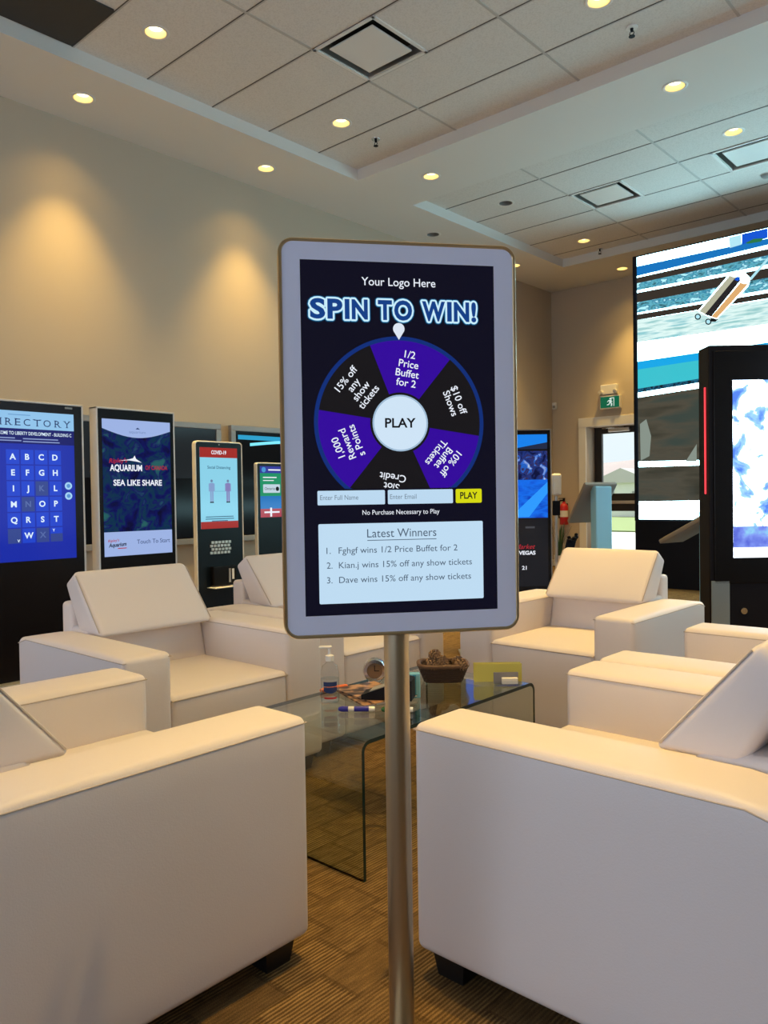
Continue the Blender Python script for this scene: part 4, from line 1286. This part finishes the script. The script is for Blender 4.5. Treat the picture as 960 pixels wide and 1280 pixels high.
# wicker basket
WICK = mat('dark_wicker', (.045, .022, .012), .7); WICK2 = mat('brown_wicker_rim', (.11, .055, .03), .6)
bx, by = -1.893, 2.432
r = empty('wicker_basket', 'dark rectangular wicker basket full of pine cones on the glass table', 'basket', (bx, by, TZ1), RZC)
q = MB()
BH, W0, W1, D0, D1 = .062, .070, .092, .048, .066
for j in range(8):
    t = j / 7; w, d = W0 + (W1 - W0) * t, D0 + (D1 - D0) * t; z = .006 + (BH - .006) * t; P = []
    for k in range(48):
        a = 2 * PI * k / 48; c, s = math.cos(a), math.sin(a)
        e = 4.; rr = 1 / ((abs(c) ** e + abs(s) ** e) ** (1 / e)); wob = 1 + .022 * (1 if (k + j) % 2 else -1)
        P.append((w * c * rr * wob, d * s * rr * wob, z))
    q.tube(P, .0065, WICK, 6, True)
q.box((0, 0, .005), (2 * W0 - .01, 2 * D0 - .01, .008), WICK); q.build('woven_wall', r)
q = MB(); P = []
for k in range(40):
    a = 2 * PI * k / 40; c, s = math.cos(a), math.sin(a); rr = 1 / ((abs(c) ** 4 + abs(s) ** 4) ** .25); P.append(((W1 + .003) * c * rr, (D1 + .003) * s * rr, BH + .004 + .0015 * (k % 2)))
q.tube(P, .0085, WICK2, 8, True); q.build('rim', r)


def cone_mesh(mb, L, R, m):
    mb.lathe([(.0005, 0), (R * .5, L * .08), (R * .55, L * .4), (R * .3, L * .85), (.0005, L)], (0, 0, 0), m, 10)
    n = 46
    for k in range(n):
        t = k / n; a = k * 2.399; z = L * (.04 + .90 * t); rr = R * (math.sin(PI * (.18 + .78 * t)) ** .8)
        d = Vector((math.cos(a), math.sin(a), .35)); sd = Vector((-math.sin(a), math.cos(a), 0)) * R * .30
        base = Vector((0, 0, z)) + d * rr * .35; tip = Vector((0, 0, z)) + d * rr
        mb.add([base - sd * .4, tip - sd, tip + Vector((0, 0, .004)), tip + sd, base + sd * .4, tip - Vector((0, 0, .003))], [(0, 1, 2), (0, 2, 4), (2, 3, 4), (1, 5, 3, 2), (0, 5, 1), (4, 3, 5), (0, 4, 5)], m)


CONE = mat('pine_cone_brown', (.25, .155, .09), .8); CONE2 = mat('pine_cone_tip', (.30, .20, .13), .8)
q = MB(); cone_mesh(q, .050, .024, CONE); proto = q.build('pine_cone', sharp=False)
for k, (dx, dy, dz, rx, ry) in enumerate(((-.060, -.032, .070, 90, 90), (-.062, .012, .070, 90, 95), (-.012, -.028, .072, 80, 60), (-.020, .030, .074, 90, 80), (.046, -.036, .070, 90, 100), (.046, .022, .070, 85, 70), (-.050, -.012, .104, 85, 80))):
    o = proto if k == 0 else proto.copy()
    if k: COL.objects.link(o)
    c, s = math.cos(RZC), math.sin(RZC)
    o.location = (bx + dx * c - dy * s, by + dx * s + dy * c, TZ1 + dz)
    o.rotation_euler = (math.radians(rx), 0, math.radians(ry))
    tag(o, 'brown pine cone lying in the wicker basket', 'pine cone', 'pine cones in the wicker basket')

# yellow card, card holder
YP = mat('yellow_green_card', (.55, .52, .12), .6)
r = empty('yellow_card', 'folded yellow-green card standing at the table’s far corner', 'card', (-1.712, 2.548, TZ1), math.radians(42))
q = MB(); q.box((0, 0, .035), (.185, .002, .07), YP); q.build('front_leaf', r)
q = MB(); q.box((0, .028, .034), (.185, .002, .07), YP, 0, 2, Matrix.Rotation(math.radians(-8), 4, 'X')); q.build('rear_leaf', r)
r = empty('card_holder', 'small clear holder with white cards in front of the yellow card', 'card holder', (-1.655, 2.520, TZ1), math.radians(42))
q = MB(); q.box((0, .0, .004), (.095, .034, .006), CLEAR, .001); q.box((0, .015, .024), (.095, .004, .045), mat('smoky_acrylic', (.22, .22, .25), .2), .001); q.box((0, -.016, .010), (.095, .003, .018), CLEAR, .001); q.build('tray', r)
q = MB(); q.box((.012, -.002, .017), (.06, .02, .022), PAPER, .001); q.build('cards', r)
